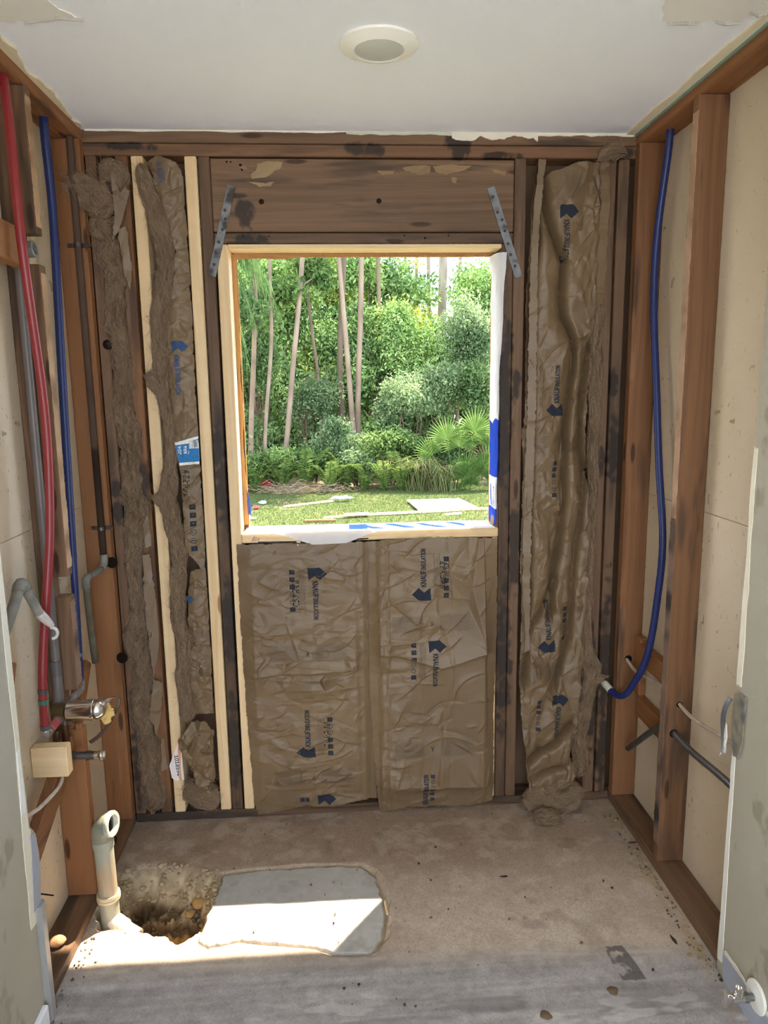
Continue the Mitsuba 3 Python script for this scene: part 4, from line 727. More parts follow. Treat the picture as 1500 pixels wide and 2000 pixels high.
# two batts under the window
c1, c2, c3 = facets(-0.4, 0.6, 0, 1.1, 0.055, 0.0058, 1, 1.6, 0.8), facets(-0.4, 0.6, 0, 1.1, 0.021, 0.0019, 2, 1.5, 0.8), facets(-0.4, 0.6, 0, 1.1, 0.17, 0.007, 4)
def crum(x, z): return c1(x, z)+c2(x, z)+c3(x, z)
def left_panel(x, z):
    e = np.clip(np.minimum(x+0.372, 0.098-x)/0.05, 0, 1); zf = 0.585+0.03*(x+0.13)
    led = np.where(z > zf, np.exp(-(z-zf)/0.075), np.exp((z-zf)/0.006))*0.026*np.clip((0.075-x)/0.03, 0, 1)
    z2 = 0.735-0.02*(x+0.1); led2 = np.where(z > z2, np.exp(-(z-z2)/0.05), np.exp((z-z2)/0.02))*0.007
    return D-0.006-e*(0.020*np.sin(np.clip((z+0.05)/1.12, 0, 1)*math.pi)**0.6+crum(x, z)*(0.5+0.9*np.exp(-np.square((z-0.62)/0.2)))+cr_l(x, z)+led+led2)-0.004*bump(x-0.075, 0.010)
PL = Polygon([(-0.372, 1.066), (0.112, 1.064), (0.110, 0.6), (0.115, 0.055), (0.09, 0.060), (0.06, 0.055), (0.0, 0.047), (-0.07, 0.034), (-0.16, 0.042), (-0.25, 0.024), (-0.338, 0.012), (-0.352, 0.06), (-0.362, 0.4), (-0.372, 0.8)])
kb = thing('insulation_batt', 'kraft-faced insulation batt under the left half of the window', 'insulation')
s = Sheet(kb, 'facing', PL, left_panel, 0.0032, 'wrinkled brown kraft paper', 1)
logo(s, -0.088, 0.952, 1, code=4); logo(s, -0.147, 0.270, -1, code=5); logo(s, -0.077, 0.066, 1, word=False, lines=False, icons=False)
drape(s, 'printed_icons', cat(*[flat2d(rect(-0.008, -0.1, 0.010, -0.083)), flat2d(rect(-0.008, -0.079, 0.010, -0.066))]), -0.077, 0.070, 1, INK)
for cx, cz in ((-0.129, 0.662), (-0.123, 0.164)): drape(s, 'caret_mark', CARET, cx, cz, 1, INK); drape(s, 'fine_print', STRIPES, cx-0.0, cz+0.028, 0, GREY_INK)
def right_panel(x, z):
    e = np.clip(np.minimum(x-0.085, 0.572-x)/0.05, 0, 1); zf = 0.645-0.05*np.cos((x-0.36)*9)*np.clip(1-np.abs(x-0.36)/0.3, 0, 1)
    led = np.where(z > zf, np.exp(-(z-zf)/0.10), np.exp((z-zf)/0.008))*0.030*np.clip((x-0.10)/0.05, 0, 1)*np.clip((0.56-x)/0.03, 0, 1)
    z3 = 0.115-0.05*(x-0.3); low = np.where(z > z3, np.exp(-(z-z3)/0.14), np.exp((z-z3)/0.02))*0.034*np.clip((x-0.13)/0.06, 0, 1)
    fold = 0.004*bump(x-0.135, 0.006)+0.003*bump(x-0.165, 0.005)
    return D-0.012-e*(0.022*np.sin(np.clip((z+0.05)/1.12, 0, 1)*math.pi)**0.6+crum(x+0.37, z+0.1)*0.8+cr_r(x, z)+led+low)-fold
PR = Polygon([(0.098, 1.066), (0.30, 1.076), (0.568, 1.066), (0.572, 0.72), (0.566, 0.55), (0.560, 0.4), (0.566, 0.1), (0.562, 0.028), (0.46, 0.012), (0.30, 0.014), (0.23, 0.020), (0.20, 0.012), (0.128, -0.004 + 0.006), (0.112, 0.11), (0.094, 0.5)])
kb = thing('insulation_batt', 'kraft-faced insulation batt under the right half of the window', 'insulation')
s = Sheet(kb, 'facing', PR, right_panel, 0.0032, 'wrinkled brown kraft paper', 2)
logo(s, 0.289, 0.868, -1, code=6); logo(s, 0.343, 0.672, 1, s=0.95)
drape(s, 'printed_word', mk(WORD.vertices-[0.02, 0, 0], WORD.faces), 0.294, 0.018, -1, INK, 'dark blue lettering KNAUFINSULATION'); drape(s, 'printed_icons', mk(ICONS.vertices+[0.03, 0.05, 0], ICONS.faces), 0.294, 0.032, -1, INK, scale=0.8)
for cx, cz in ((0.324, 0.758), (0.327, 0.264)): drape(s, 'caret_mark', CARET, cx, cz, -1, INK); drape(s, 'fine_print', STRIPES, cx, cz+0.028, 0, GREY_INK)
# ---- brown fibre
def fibre_body(path, hw, y0, dep, seed, taper=True):
    """A shaggy rope of layered fibre: path in (x, z), half widths hw, depth dep, centred on y0. Returns the body and loose strands."""
    path = np.asarray(path, float); L_ = np.r_[0, np.cumsum(np.linalg.norm(np.diff(path, axis=0), axis=1))]; n = int(L_[-1]/0.0055)+2; t = np.linspace(0, L_[-1], n); ns = 44
    cx, cz, w = np.interp(t, L_, path[:, 0]), np.interp(t, L_, path[:, 1]), np.interp(t, L_, np.broadcast_to(hw, len(path)))
    k = np.ones(9)/9; pad = lambda q: np.convolve(np.pad(q, 4, 'edge'), k, 'valid'); cx, w = pad(cx), pad(w)
    end = np.clip(np.minimum(t, L_[-1]-t)/0.03, 0.02, 1)**0.5 if taper else np.ones(n); a = np.arange(ns)*2*np.pi/ns
    T_, A = np.meshgrid(t, a, indexing='ij'); q = np.stack([np.cos(A)*1.3, np.sin(A)*1.3, T_*9+seed*5], -1)
    big = meshkit.fbm(q*np.array([1, 1, 0.9]), 3, seed)-0.5; wave = meshkit.fbm(np.stack([np.cos(A)*3+big*2, np.sin(A)*3, T_*14+big*3], -1), 3, seed+1)
    lay = meshkit.fbm(np.stack([np.cos(A)*9+wave*2.5, np.sin(A)*9, T_*20+wave*2], -1), 3, seed+2); ridge = 1-np.abs(lay-0.5)*4; nest = meshkit.noise(np.stack([np.cos(A)*24+wave*5, np.sin(A)*24, T_*70], -1), seed+3)
    R = 0.92+0.95*big+0.26*ridge*0.7+0.12*(nest-0.5)
    dxt, dzt = np.gradient(cx), np.gradient(pad(cz)); ln_ = np.hypot(dxt, dzt)+1e-9; px_, pz_ = -dzt/ln_, dxt/ln_
    big2 = meshkit.fbm(np.stack([np.cos(A)*2.2, np.sin(A)*2.2, T_*26+seed], -1), 2, seed+21)-0.5; R = R+0.55*big2; off = np.cos(A)*w[:, None]*R*end[:, None]
    x = cx[:, None]+off*px_[:, None]+0.35*w[:, None]*(meshkit.fbm(np.stack([T_*11, 0*T_, 0*T_], -1), 3, seed+9)-0.5); y = y0-np.sin(A)*dep*R*end[:, None]; z = cz[:, None]+off*pz_[:, None]+0.006*(nest-0.5)+0.010*(wave-0.5)
    v = np.stack([x, y, z], -1).reshape(-1, 3); i, j = np.meshgrid(np.arange(n-1), np.arange(ns), indexing='ij'); qd = np.stack([i*ns+j, i*ns+(j+1) % ns, (i+1)*ns+(j+1) % ns, (i+1)*ns+j], -1).reshape(-1, 4)
    m = mk(v, np.vstack([qd[:, [0, 1, 2]], qd[:, [0, 2, 3]]])); m = m if m.volume > 0 else mk(v, m.faces[:, ::-1]); tone = np.clip(0.15+0.55*ridge.ravel()*0.5+0.9*(nest.ravel()-0.5)*0.5+1.2*(meshkit.fbm(v*14, 3, seed+5)-0.5)+0.2, 0, 1)[:, None]
    col = np.array([0.055, 0.034, 0.020])*(1-tone)+np.array([0.225, 0.150, 0.090])*tone  # hollows darker than ridges: shade between the layers painted into the fibre colour
    return m, col, v.reshape(n, ns, 3)
def hugging(V, count, seed, w=0.00042):
    """Fine fibres lying wavily on the body's surface."""
    n, ns = V.shape[:2]; r = np.random.default_rng(seed+77); K = 9; k = np.arange(K)[None]; C = V.mean(1, keepdims=True)
    fi = r.uniform(1, n-2, count)[:, None]+(k-K/2)*r.uniform(0.4, 1.6, count)[:, None]*r.choice([-1, 1], count)[:, None]; fj = r.uniform(1, ns/2-1, count)[:, None]+np.cumsum(r.normal(0, 0.55, (count, K)), 1)+r.uniform(0.3, 1.6, count)[:, None]*np.sin(k*r.uniform(0.5, 1.3, count)[:, None]+r.uniform(0, 6.28, count)[:, None])
    fi = np.clip(fi, 0, n-1.001); i0 = fi.astype(int); s_ = (fi-i0)[..., None]; fj = np.clip(fj, 0, ns-1.001); j0 = fj.astype(int); t_ = (fj-j0)[..., None]; j1 = (j0+1) % ns
    P_ = (V[i0, j0]*(1-t_)+V[i0, j1]*t_)*(1-s_)+(V[i0+1, j0]*(1-t_)+V[i0+1, j1]*t_)*s_; c_ = C[i0, 0]*(1-s_)+C[i0+1, 0]*s_; o = P_-c_; P_ = P_+o/(np.linalg.norm(o, axis=2, keepdims=True)+1e-9)*r.uniform(0.0004, 0.0035, count)[:, None, None]
    d = np.gradient(P_, axis=1); ws = np.cross(d, [0, -1, 0.2]); ws /= np.linalg.norm(ws, axis=2, keepdims=True)+1e-9; prof = np.interp(np.arange(K), [0, 2, K-3, K-1], [0.3, 1, 1, 0.2])[None, :, None]*w*r.uniform(0.6, 1.5, count)[:, None, None]
    v = np.stack([P_-ws*prof, P_+ws*prof], 2).reshape(-1, 3); b = np.arange(count)[:, None]*2*K; f = np.vstack([np.vstack([b+[2*q, 2*q+1, 2*q+3], b+[2*q, 2*q+3, 2*q+2]]) for q in range(K-1)]); u = r.random(count)[:, None]
    return mk(v, f), np.repeat(np.array([0.085, 0.055, 0.034])*(1-u)+np.array([0.34, 0.245, 0.16])*u, 2*K, 0)
def strands(V, count, seed, len_=(0.020, 0.055), lift=0.004, along=1.0, w=0.00034):
    count = int(count*0.16)
    n, ns = V.shape[:2]; r = np.random.default_rng(seed); i, j = r.integers(1, n-2, count), r.integers(1, ns//2, count); p = V[i, j]; tg = V[i+1, j]-V[i-1, j]; tg /= np.linalg.norm(tg, axis=1, keepdims=True)+1e-9
    sd = V[i, (j+1) % ns]-V[i, j-1]; sd /= np.linalg.norm(sd, axis=1, keepdims=True)+1e-9; nr = np.cross(tg, sd); nr *= np.sign(-nr[:, 1:2]+1e-9); d = tg*r.choice([-1, 1], count)[:, None]*along+sd*r.normal(0, 0.30, count)[:, None]+nr*0.08
    L_ = r.uniform(*len_, count)[:, None]/5; P_ = [p+nr*r.uniform(-0.001, lift, count)[:, None]]
    for k in range(5):
        d = d+r.normal(0, 0.20, (count, 3))*[1, 0.4, 1]; d /= np.linalg.norm(d, axis=1, keepdims=True); P_.append(P_[-1]+d*L_)
    P_ = np.stack(P_, 1); ws = np.cross(d, [0, -1, 0.2]); ws /= np.linalg.norm(ws, axis=1, keepdims=True)+1e-9; prof = np.array([0.6, 1, 1, 0.9, 0.7, 0.2])[None, :, None]*w*r.uniform(0.6, 1.5, count)[:, None, None]
    v = np.stack([P_-ws[:, None]*prof, P_+ws[:, None]*prof], 2).reshape(-1, 3); b = np.arange(count)[:, None]*12
    f = np.vstack([np.vstack([b+[2*k, 2*k+1, 2*k+3], b+[2*k, 2*k+3, 2*k+2]]) for k in range(5)]); u = r.random(count)[:, None]
    return mk(v, f), np.repeat(np.array([0.12, 0.078, 0.046])*(1-u**2)+np.array([0.40, 0.29, 0.19])*u**2, 12, 0)
def fibre(parent, name, label, path, hw, y0, dep, seed, count, **kw):
    m, c, V = fibre_body(path, hw, y0, dep, seed); k = put(name, m, 'mat_matte', parent, label, smooth=True, color=c)
    m, c = strands(V, count, seed, **kw); m2, c2 = hugging(V, int(count*0.8), seed); m, c = cat(m, m2), np.vstack([c, c2]); put('strands', m, 'mat_matte', k, kind='stuff', color=c); return V
kb = thing('insulation_batt', 'shaggy brown insulation without facing in the narrow left corner bay', 'insulation')
fibre(kb, 'wool', 'matted brown mineral fibre', [(-0.722, 2.12), (-0.735, 2.06), (-0.725, 1.98), (-0.738, 1.85), (-0.722, 1.72), (-0.730, 1.55), (-0.712, 1.42), (-0.728, 1.33), (-0.715, 1.2), (-0.735, 1.05), (-0.738, 0.95), (-0.73, 0.86), (-0.742, 0.75), (-0.735, 0.62), (-0.745, 0.48), (-0.735, 0.36), (-0.74, 0.22), (-0.725, 0.10), (-0.728, 0.04)],
      [0.030, 0.040, 0.036, 0.030, 0.034, 0.036, 0.036, 0.032, 0.040, 0.034, 0.020, 0.034, 0.044, 0.038, 0.044, 0.036, 0.040, 0.048, 0.046], D+0.022, 0.048, 11, 8500)
fibre(kb, 'tuft', 'tuft pulled out sideways at the top', [(-0.852, 2.285), (-0.815, 2.262), (-0.775, 2.235), (-0.735, 2.215), (-0.705, 2.225)], [0.014, 0.034, 0.052, 0.060, 0.045], D-0.03, 0.035, 12, 1500, len_=(0.03, 0.08))
fibre(kb, 'tuft', 'dark tuft under the top plate', [(-0.755, 2.325), (-0.72, 2.315), (-0.69, 2.295), (-0.684, 2.25)], [0.025, 0.034, 0.03, 0.02], D-0.008, 0.03, 13, 700)
fibre(kb, 'tuft', 'tuft linking the top and the column', [(-0.745, 2.20), (-0.755, 2.14), (-0.735, 2.10)], [0.035, 0.035, 0.03], D+0.0, 0.035, 14, 700)
cc = facets(-0.8, -0.6, 0, 2.4, 0.03, 0.003, 8, 1.0, 1.6)
for pts, lab, b_ in (([(-0.705, 2.305), (-0.682, 2.24), (-0.668, 2.26), (-0.652, 2.25), (-0.690, 2.13), (-0.715, 2.09), (-0.703, 2.17)], 'twisted paper flap at the top of the corner bay', 0.03), ([(-0.700, 2.13), (-0.672, 2.14), (-0.664, 2.02), (-0.672, 1.94), (-0.690, 1.98)], 'paper flap below the top tuft', 0.02),
                     ([(-0.698, 1.04), (-0.676, 1.04), (-0.664, 0.90), (-0.664, 0.70), (-0.690, 0.58), (-0.702, 0.80)], 'strip of kraft paper along the matted fibre', 0.012), ([(-0.690, 0.58), (-0.660, 0.56), (-0.672, 0.44), (-0.694, 0.36), (-0.712, 0.44)], 'torn kraft paper flap low in the corner bay', 0.016),
                     ([(-0.680, 0.345), (-0.670, 0.335), (-0.662, 0.22), (-0.686, 0.215)], 'narrow paper strip near the floor', 0.014), ([(-0.690, 1.22), (-0.674, 1.22), (-0.668, 1.07), (-0.690, 1.06)], 'short paper strip beside the fibre', 0.006)):
    Sheet(kb, 'facing', Polygon(pts), lambda x, z, b=b_: D-0.004-b+cc(x, z)+0.3*(x+0.68), 0.004, lab, 3)
kb = thing('insulation_batt', 'half-unrolled batt with torn kraft paper and loose fibre between the two pale pine studs', 'insulation')
fibre(kb, 'wool', 'loose brown fibre along the left pine stud', [(-0.622, 2.335), (-0.598, 2.24), (-0.572, 2.15), (-0.552, 2.05), (-0.560, 1.98), (-0.585, 1.88), (-0.590, 1.78), (-0.598, 1.70), (-0.592, 1.58), (-0.570, 1.45), (-0.586, 1.33), (-0.602, 1.24), (-0.582, 1.12), (-0.572, 1.02), (-0.585, 0.9), (-0.590, 0.8), (-0.576, 0.70), (-0.588, 0.58), (-0.574, 0.46), (-0.580, 0.40)],
      [0.018, 0.028, 0.030, 0.030, 0.026, 0.026, 0.022, 0.024, 0.018, 0.016, 0.021, 0.030, 0.026, 0.026, 0.024, 0.021, 0.026, 0.023, 0.024, 0.02], D-0.002, 0.034, 21, 8500)
fibre(kb, 'tuft', 'wisp of fibre hanging over the left pine stud', [(-0.655, 1.655), (-0.630, 1.66), (-0.600, 1.62), (-0.575, 1.59)], [0.010, 0.02, 0.028, 0.02], D-0.022, 0.016, 22, 500)
fibre(kb, 'tuft', 'wisp of fibre over the left pine stud near the blue label', [(-0.655, 1.245), (-0.625, 1.24), (-0.60, 1.23)], [0.012, 0.024, 0.03], D-0.022, 0.016, 24, 500, len_=(0.02, 0.06))
fibre(kb, 'wool', 'tangled fibre at the foot of the bay', [(-0.600, 0.16), (-0.575, 0.13), (-0.545, 0.11), (-0.510, 0.10), (-0.478, 0.115)], [0.03, 0.055, 0.062, 0.055, 0.035], D+0.008, 0.045, 23, 2400)
pc, pc2 = facets(-0.65, -0.45, 0, 2.4, 0.035, 0.0050, 31), facets(-0.65, -0.45, 0, 2.4, 0.014, 0.0016, 32)
def bay(x, z): return D+0.010-0.020*np.sin(np.clip((x+0.60)/0.13, 0, 1)*3.0)-pc(x, z)-pc2(x, z)-cr_m(x, z)-0.012*np.clip((2.0-z)/0.5, 0, 1)-0.02*np.clip((z-2.1)/0.2, 0, 1)
s = Sheet(kb, 'facing', Polygon([(-0.594, 2.340), (-0.56, 2.356), (-0.500, 2.335), (-0.484, 2.31), (-0.4825, 1.90), (-0.4825, 1.41), (-0.4825, 1.03), (-0.49, 0.975), (-0.545, 1.05), (-0.549, 1.18), (-0.548, 1.30), (-0.555, 1.40), (-0.560, 1.48), (-0.567, 1.62), (-0.568, 1.74), (-0.558, 1.93), (-0.535, 1.98), (-0.522, 2.06), (-0.545, 2.15), (-0.572, 2.26)]), bay, 0.0032, 'upper kraft paper with a blue label', 4)
drape(s, 'arrow_logo', ARROW, -0.527, 1.755, 1, (0.050, 0.090, 0.19), 'blue arrow-shaped logo', scale=0.8); drape(s, 'printed_word', WORD, -0.531, 1.752, 1, (0.050, 0.090, 0.19), 'blue lettering KNAUFINSULATION', scale=0.95)
m = txt2d('ULATION', 0.02, 0.06); drape(s, 'printed_word', m, -0.562, 2.335, 1, (0.05, 0.09, 0.19), 'blue end of the word INSULATION near the top')
drape(s, 'label', flat2d(Polygon([(-0.562, 1.432), (-0.4830, 1.453), (-0.4830, 1.357), (-0.551, 1.352)])), 0, 0, 0, (0.78, 0.78, 0.74), 'white-edged blue paper label', off=0.0010)
drape(s, 'label_print', flat2d(Polygon([(-0.5605, 1.423), (-0.520, 1.428), (-0.4832, 1.445), (-0.4832, 1.366), (-0.552, 1.362)])), 0, 0, 0, (0.045, 0.19, 0.42), off=0.0016)
drape(s, 'label_print', flat2d(rect(-0.514, 1.411, -0.4835, 1.440)), 0, 0, 0, (0.60, 0.60, 0.58), off=0.0022)
for i in range(4): drape(s, 'label_print', flat2d(rect(-0.503+0.0045*i, 1.415, -0.503+0.0045*i+(0.0026 if i % 3 else 0.0012), 1.441)), 0, 0, 0, (0.04, 0.09, 0.14), off=0.0027)
drape(s, 'label_print', txt2d('KR4', 0.0115, 0.027), -0.522, 1.394, -1, (0.85, 0.86, 0.86), 'white characters KR4', off=0.0022); drape(s, 'label_print', txt2d('J24', 0.0105, 0.030), -0.542, 1.390, -1, (0.85, 0.86, 0.86), 'white characters cut off by the label edge', off=0.0022)
m = dotcode(6, 9); drape(s, 'dot_code', mk(m.vertices+[0, -0.009, 0], m.faces), -0.533, 1.335, 1, BLK, 'black dotted date code', off=0.0013, scale=0.95)
drape(s, 'printed_icons', mk(ICONS.vertices+[0.016, 0.091, 0], ICONS.faces), -0.517, 1.215, 1, INK, 'column of small square and round symbols', scale=1.1)
def lowbay(x, z): return D-0.004-0.016*np.sin(np.clip((x+0.575)/0.10, 0, 1)*3.0)-1.1*pc(x+0.02, z)-1.6*pc2(x, z+0.3)-1.6*cr_m(x, z)
s = Sheet(kb, 'facing', Polygon([(-0.535, 0.975), (-0.4825, 0.99), (-0.4825, 0.43), (-0.52, 0.437), (-0.572, 0.432), (-0.566, 0.55), (-0.560, 0.66), (-0.556, 0.78), (-0.553, 0.86), (-0.545, 0.93)]), lowbay, 0.0032, 'lower strip of wrinkled kraft paper', 5)
drape(s, 'arrow_logo', ARROW, -0.549, 0.870, 1, (0.050, 0.090, 0.16), 'faint blue arrow-shaped logo', scale=0.6)
def bag(x, z):
    u, w = (x+0.545)/0.075, (z-0.27)/0.17; return D-0.010-0.055*np.sqrt(np.clip(1-0.8*u*u-0.75*w*w, 0, 1))-2.6*pc(x, z)-2.0*pc2(x, z)
Sheet(kb, 'facing', Polygon([(-0.618, 0.337), (-0.580, 0.385), (-0.553, 0.425), (-0.51, 0.415), (-0.4835, 0.37), (-0.4835, 0.22), (-0.487, 0.18), (-0.505, 0.185), (-0.513, 0.118), (-0.545, 0.15), (-0.565, 0.23), (-0.595, 0.30)]), bag, 0.0032, 'crushed wad of kraft paper at the bottom', 6)
# ---- sagging batt in the right bay
kb = thing('insulation_batt', 'sagging kraft-faced batt in the bay right of the window', 'insulation')
VAL = [np.array([(0.71, 2.36), (0.706, 2.178), (0.682, 1.944), (0.687, 1.615), (0.687, 1.158), (0.690, 0.85), (0.685, 0.632), (0.668, 0.51)]), np.array([(0.715, 2.30), (0.722, 2.219), (0.750, 2.124), (0.790, 2.025), (0.784, 1.925), (0.794, 1.845), (0.817, 1.801), (0.838, 1.74), (0.838, 1.652), (0.810, 1.48), (0.812, 1.349), (0.808, 1.17), (0.802, 1.033), (0.775, 0.88), (0.775, 0.78)]),
       np.array([(0.888, 1.75), (0.868, 1.5), (0.886, 1.347), (0.899, 1.303), (0.881, 1.123), (0.867, 1.031), (0.853, 0.868), (0.845, 0.696), (0.808, 0.566), (0.789, 0.50)]), np.array([(0.70, 0.735), (0.715, 0.745), (0.752, 0.809), (0.79, 0.90)]), np.array([(0.69, 0.19), (0.74, 0.235), (0.80, 0.26), (0.86, 0.33)]), np.array([(0.70, 0.13), (0.77, 0.155), (0.84, 0.17)])]
DEP = [0.036, 0.050, 0.038, 0.028, 0.045, 0.03]
r1, r2, r3 = facets(0.6, 1.0, 0, 2.4, 0.045, 0.0062, 41, 0.8, 1.4), facets(0.6, 1.0, 0, 2.4, 0.018, 0.0016, 42), facets(0.6, 1.0, 0, 2.4, 0.10, 0.011, 43, 0.6, 1.5)
def right_bay(x, z):
    y = D-0.016-0.018*np.sin(np.clip((x-0.64)/0.28, 0, 1)*math.pi)-0.030*np.exp(-np.square((z-0.42)/0.22))-0.025*np.exp(-np.square((z-0.13)/0.10))
    for ln, dp in zip(VAL, DEP):
        d = np.full(x.shape, 9.0); side_ = np.zeros(x.shape)
        for a, b in zip(ln[:-1], ln[1:]):
            t = np.clip(((x-a[0])*(b[0]-a[0])+(z-a[1])*(b[1]-a[1]))/((b-a)@(b-a)), 0, 1); dx, dz = x-a[0]-t*(b[0]-a[0]), z-a[1]-t*(b[1]-a[1]); dd = np.hypot(dx, dz); k = dd < d; d = np.where(k, dd, d); side_ = np.where(k, dx, side_)
        y = y+dp*1.35*np.exp(-d/0.018)*np.where(side_ > 0, np.exp(-d/0.007), 1.0)
    return y-r1(x, z)-r2(x, z)-r3(x, z)-cr_b(x, z)
RB = Polygon([(0.690, 2.352), (0.712, 2.350), (0.716, 2.30), (0.735, 2.318), (0.775, 2.325), (0.82, 2.345), (0.931, 2.351), (0.930, 2.045), (0.910, 1.892), (0.890, 1.71), (0.886, 1.5), (0.898, 1.33), (0.912, 1.152), (0.910, 0.96), (0.896, 0.68), (0.905, 0.62), (0.892, 0.56), (0.876, 0.46), (0.874, 0.30), (0.852, 0.215), (0.878, 0.13), (0.86, 0.08), (0.76, 0.06), (0.70, 0.075), (0.69, 0.12), (0.686, 0.197), (0.668, 0.303), (0.656, 0.45), (0.655, 0.633), (0.657, 0.9), (0.657, 1.158), (0.657, 1.53), (0.661, 1.876), (0.668, 2.178)])
s = Sheet(kb, 'facing', RB, right_bay, 0.0032, 'sagging folded brown kraft paper', 7)
logo(s, 0.795, 2.185, 1, s=0.95, icons=False, lines=False); logo(s, 0.765, 1.524, -1, s=0.92, icons=False, lines=False); logo(s, 0.752, 0.655, -1, s=1.0, icons=False, lines=False); logo(s, 0.805, 0.447, 1, s=0.95, icons=False, lines=False)
for cx, cz, sg in ((0.770, 1.342, 1), (0.822, 0.80, 1), (0.724, 0.455, 1)): drape(s, 'printed_icons', mk(ICONS.vertices+[0.016, 0.091, 0], ICONS.faces), cx, cz, sg, INK, 'column of small square and round symbols', scale=0.85)
for cx, cz in ((0.85, 2.30), (0.74, 1.43), (0.86, 1.43), (0.72, 0.58)): drape(s, 'fine_print', mk((STRIPES.vertices+[0.09, 0, 0])*[0.55, 1, 1], STRIPES.faces), cx-0.04, cz, 0, GREY_INK)
lf = lambda x, z: D-0.034-0.010*np.sin(z*5.0)-0.25*(x-np.interp(z, [0.6, 1.16, 1.6, 1.95, 2.1, 2.36], [0.676, 0.677, 0.676, 0.676, 0.680, 0.700]))-0.5*r1(x*0+0.7, z)-0.6*cr_b(x, z)
Sheet(kb, 'flange', Polygon([(0.690, 2.354), (0.712, 2.352), (0.697, 2.18), (0.692, 2.08), (0.690, 1.95), (0.690, 1.62), (0.691, 1.40), (0.690, 1.157), (0.690, 0.90), (0.690, 0.64), (0.664, 0.63), (0.662, 0.90), (0.660, 1.157), (0.662, 1.40), (0.662, 1.62), (0.664, 1.90), (0.669, 2.08), (0.676, 2.20)]), lf, 0.0035, 'straight paper flange along the left edge', 9)
fl = lambda x, z: right_bay(x*0+0.925, z)-0.010+0.1*(x-0.92)
Sheet(kb, 'flange', Polygon([(0.905, 2.352), (0.936, 2.352), (0.937, 2.2), (0.934, 2.0), (0.918, 1.85), (0.900, 1.74), (0.885, 1.745), (0.898, 1.85), (0.904, 2.05)]), fl, 0.004, 'straight paper flange along the right edge', 8)
fibre(kb, 'wool', 'brown fibre showing along the right edge', [(0.918, 1.90), (0.905, 1.80), (0.908, 1.66), (0.914, 1.5), (0.912, 1.38), (0.916, 1.2), (0.914, 1.0), (0.912, 0.85), (0.906, 0.72), (0.915, 0.62), (0.935, 0.54), (0.925, 0.46), (0.905, 0.36), (0.893, 0.26), (0.905, 0.17), (0.89, 0.11)], [0.016, 0.022, 0.022, 0.018, 0.016, 0.012, 0.010, 0.012, 0.016, 0.026, 0.030, 0.024, 0.024, 0.022, 0.026, 0.022], D-0.010, 0.026, 51, 4200)
fibre(kb, 'tuft', 'wisp of fibre over the corner stud', [(0.935, 0.515), (0.965, 0.512), (0.990, 0.520)], [0.016, 0.016, 0.012], D-0.02, 0.014, 52, 400)
fibre(kb, 'tuft', 'tuft over the top plate', [(0.885, 2.352), (0.925, 2.375), (0.965, 2.378), (0.990, 2.368)], [0.012, 0.020, 0.020, 0.010], D-0.022, 0.020, 53, 600)
kb = thing('insulation_tuft', 'clump of dirty brown fibre lying on the floor below the sagging batt', 'insulation')
fibre(kb, 'wool', None, [(0.665, 0.055), (0.71, 0.050), (0.76, 0.055), (0.81, 0.05), (0.87, 0.06), (0.905, 0.045)], [0.03, 0.045, 0.05, 0.045, 0.05, 0.03], D-0.05, 0.040, 54, 2600)
fibre(kb, 'wool', None, [(0.690, 0.022), (0.73, 0.024), (0.775, 0.022), (0.80, 0.016)], [0.016, 0.024, 0.022, 0.012], D-0.120, 0.045, 55, 1500)
# ------------------------------------------------------------------ steel straps and the sticker
def strap(p, q, w, label, rust):
    p, q = np.array(p, float), np.array(q, float); d = (q-p)/np.linalg.norm(q-p); n_ = np.array([-d[1], d[0]])*w/2; e = ragged(p+n_, q+n_, 10, 0.0004, 3), ragged(q-n_, p-n_, 10, 0.0004, 4)
    k = thing('steel_strap', label, 'metal strap'); m = slab(np.vstack(e), D-0.0045, D-0.0015, 'xz'); m = m.subdivide_to_size(0.012)
    put('plate', m, 'mat_matte', k, color=colr(m, (0.215, 0.225, 0.235), 0.35, 60, 3, (0.075, 0.068, 0.062), rust-0.03))
    for t in (0.10, 0.27, 0.36, 0.48, 0.62, 0.74, 0.87):
        c = p+(q-p)*t+n_*0.3*math.sin(t*40); plain('nail_head', lathe((c[0], D-0.0043, c[1]), (c[0], D-0.008, c[1]), [(0, 0.0052), (0.0014, 0.0050), (0.0022, 0.003), (0.0023, 0)], 10), (0.075, 0.07, 0.068), parent=k)
strap((-0.330, 2.270), (-0.409, 1.985), 0.0265, 'galvanised steel strap nailed aslant over the upper left corner of the window', 0.02)
strap((0.532, 2.268), (0.633, 1.977), 0.0265, 'galvanised steel strap nailed aslant over the upper right corner of the window', -0.03)
k = 'wall_back__stud_002'
plain('sticker', slab([(-0.616, 0.337), (-0.640, 0.275), (-0.661, 0.226), (-0.656, 0.190), (-0.655, 0.176), (-0.640, 0.164), (-0.609, 0.166)], D-0.0018, D-0.0003, 'xz'), (0.80, 0.76, 0.72), parent=k, label='torn white sticker with the black number 1018594', var=0.04)
m = txt2d('1018594', 0.0145, 0.085); m = mk(np.c_[-0.6325+m.vertices[:, 1]*0.95-(0.285-m.vertices[:, 0]-0.2)*0.06-0.002, 0*m.vertices[:, 0]+D-0.0024, 0.268-m.vertices[:, 0]], m.faces); put('sticker_number', m, 'mat_matte', k, 'black printed number 1018594', color=np.tile([0.02, 0.02, 0.025], (len(m.vertices), 1)))
plain('paint_mark', slab([(-0.620, 0.336), (-0.626, 0.29), (-0.623, 0.22), (-0.629, 0.18), (-0.625, 0.165), (-0.617, 0.166), (-0.620, 0.22), (-0.614, 0.29), (-0.613, 0.336)], D-0.0029, D-0.0019, 'xz'), (0.70, 0.36, 0.20), parent=k, label='orange paint streak', var=0.1)
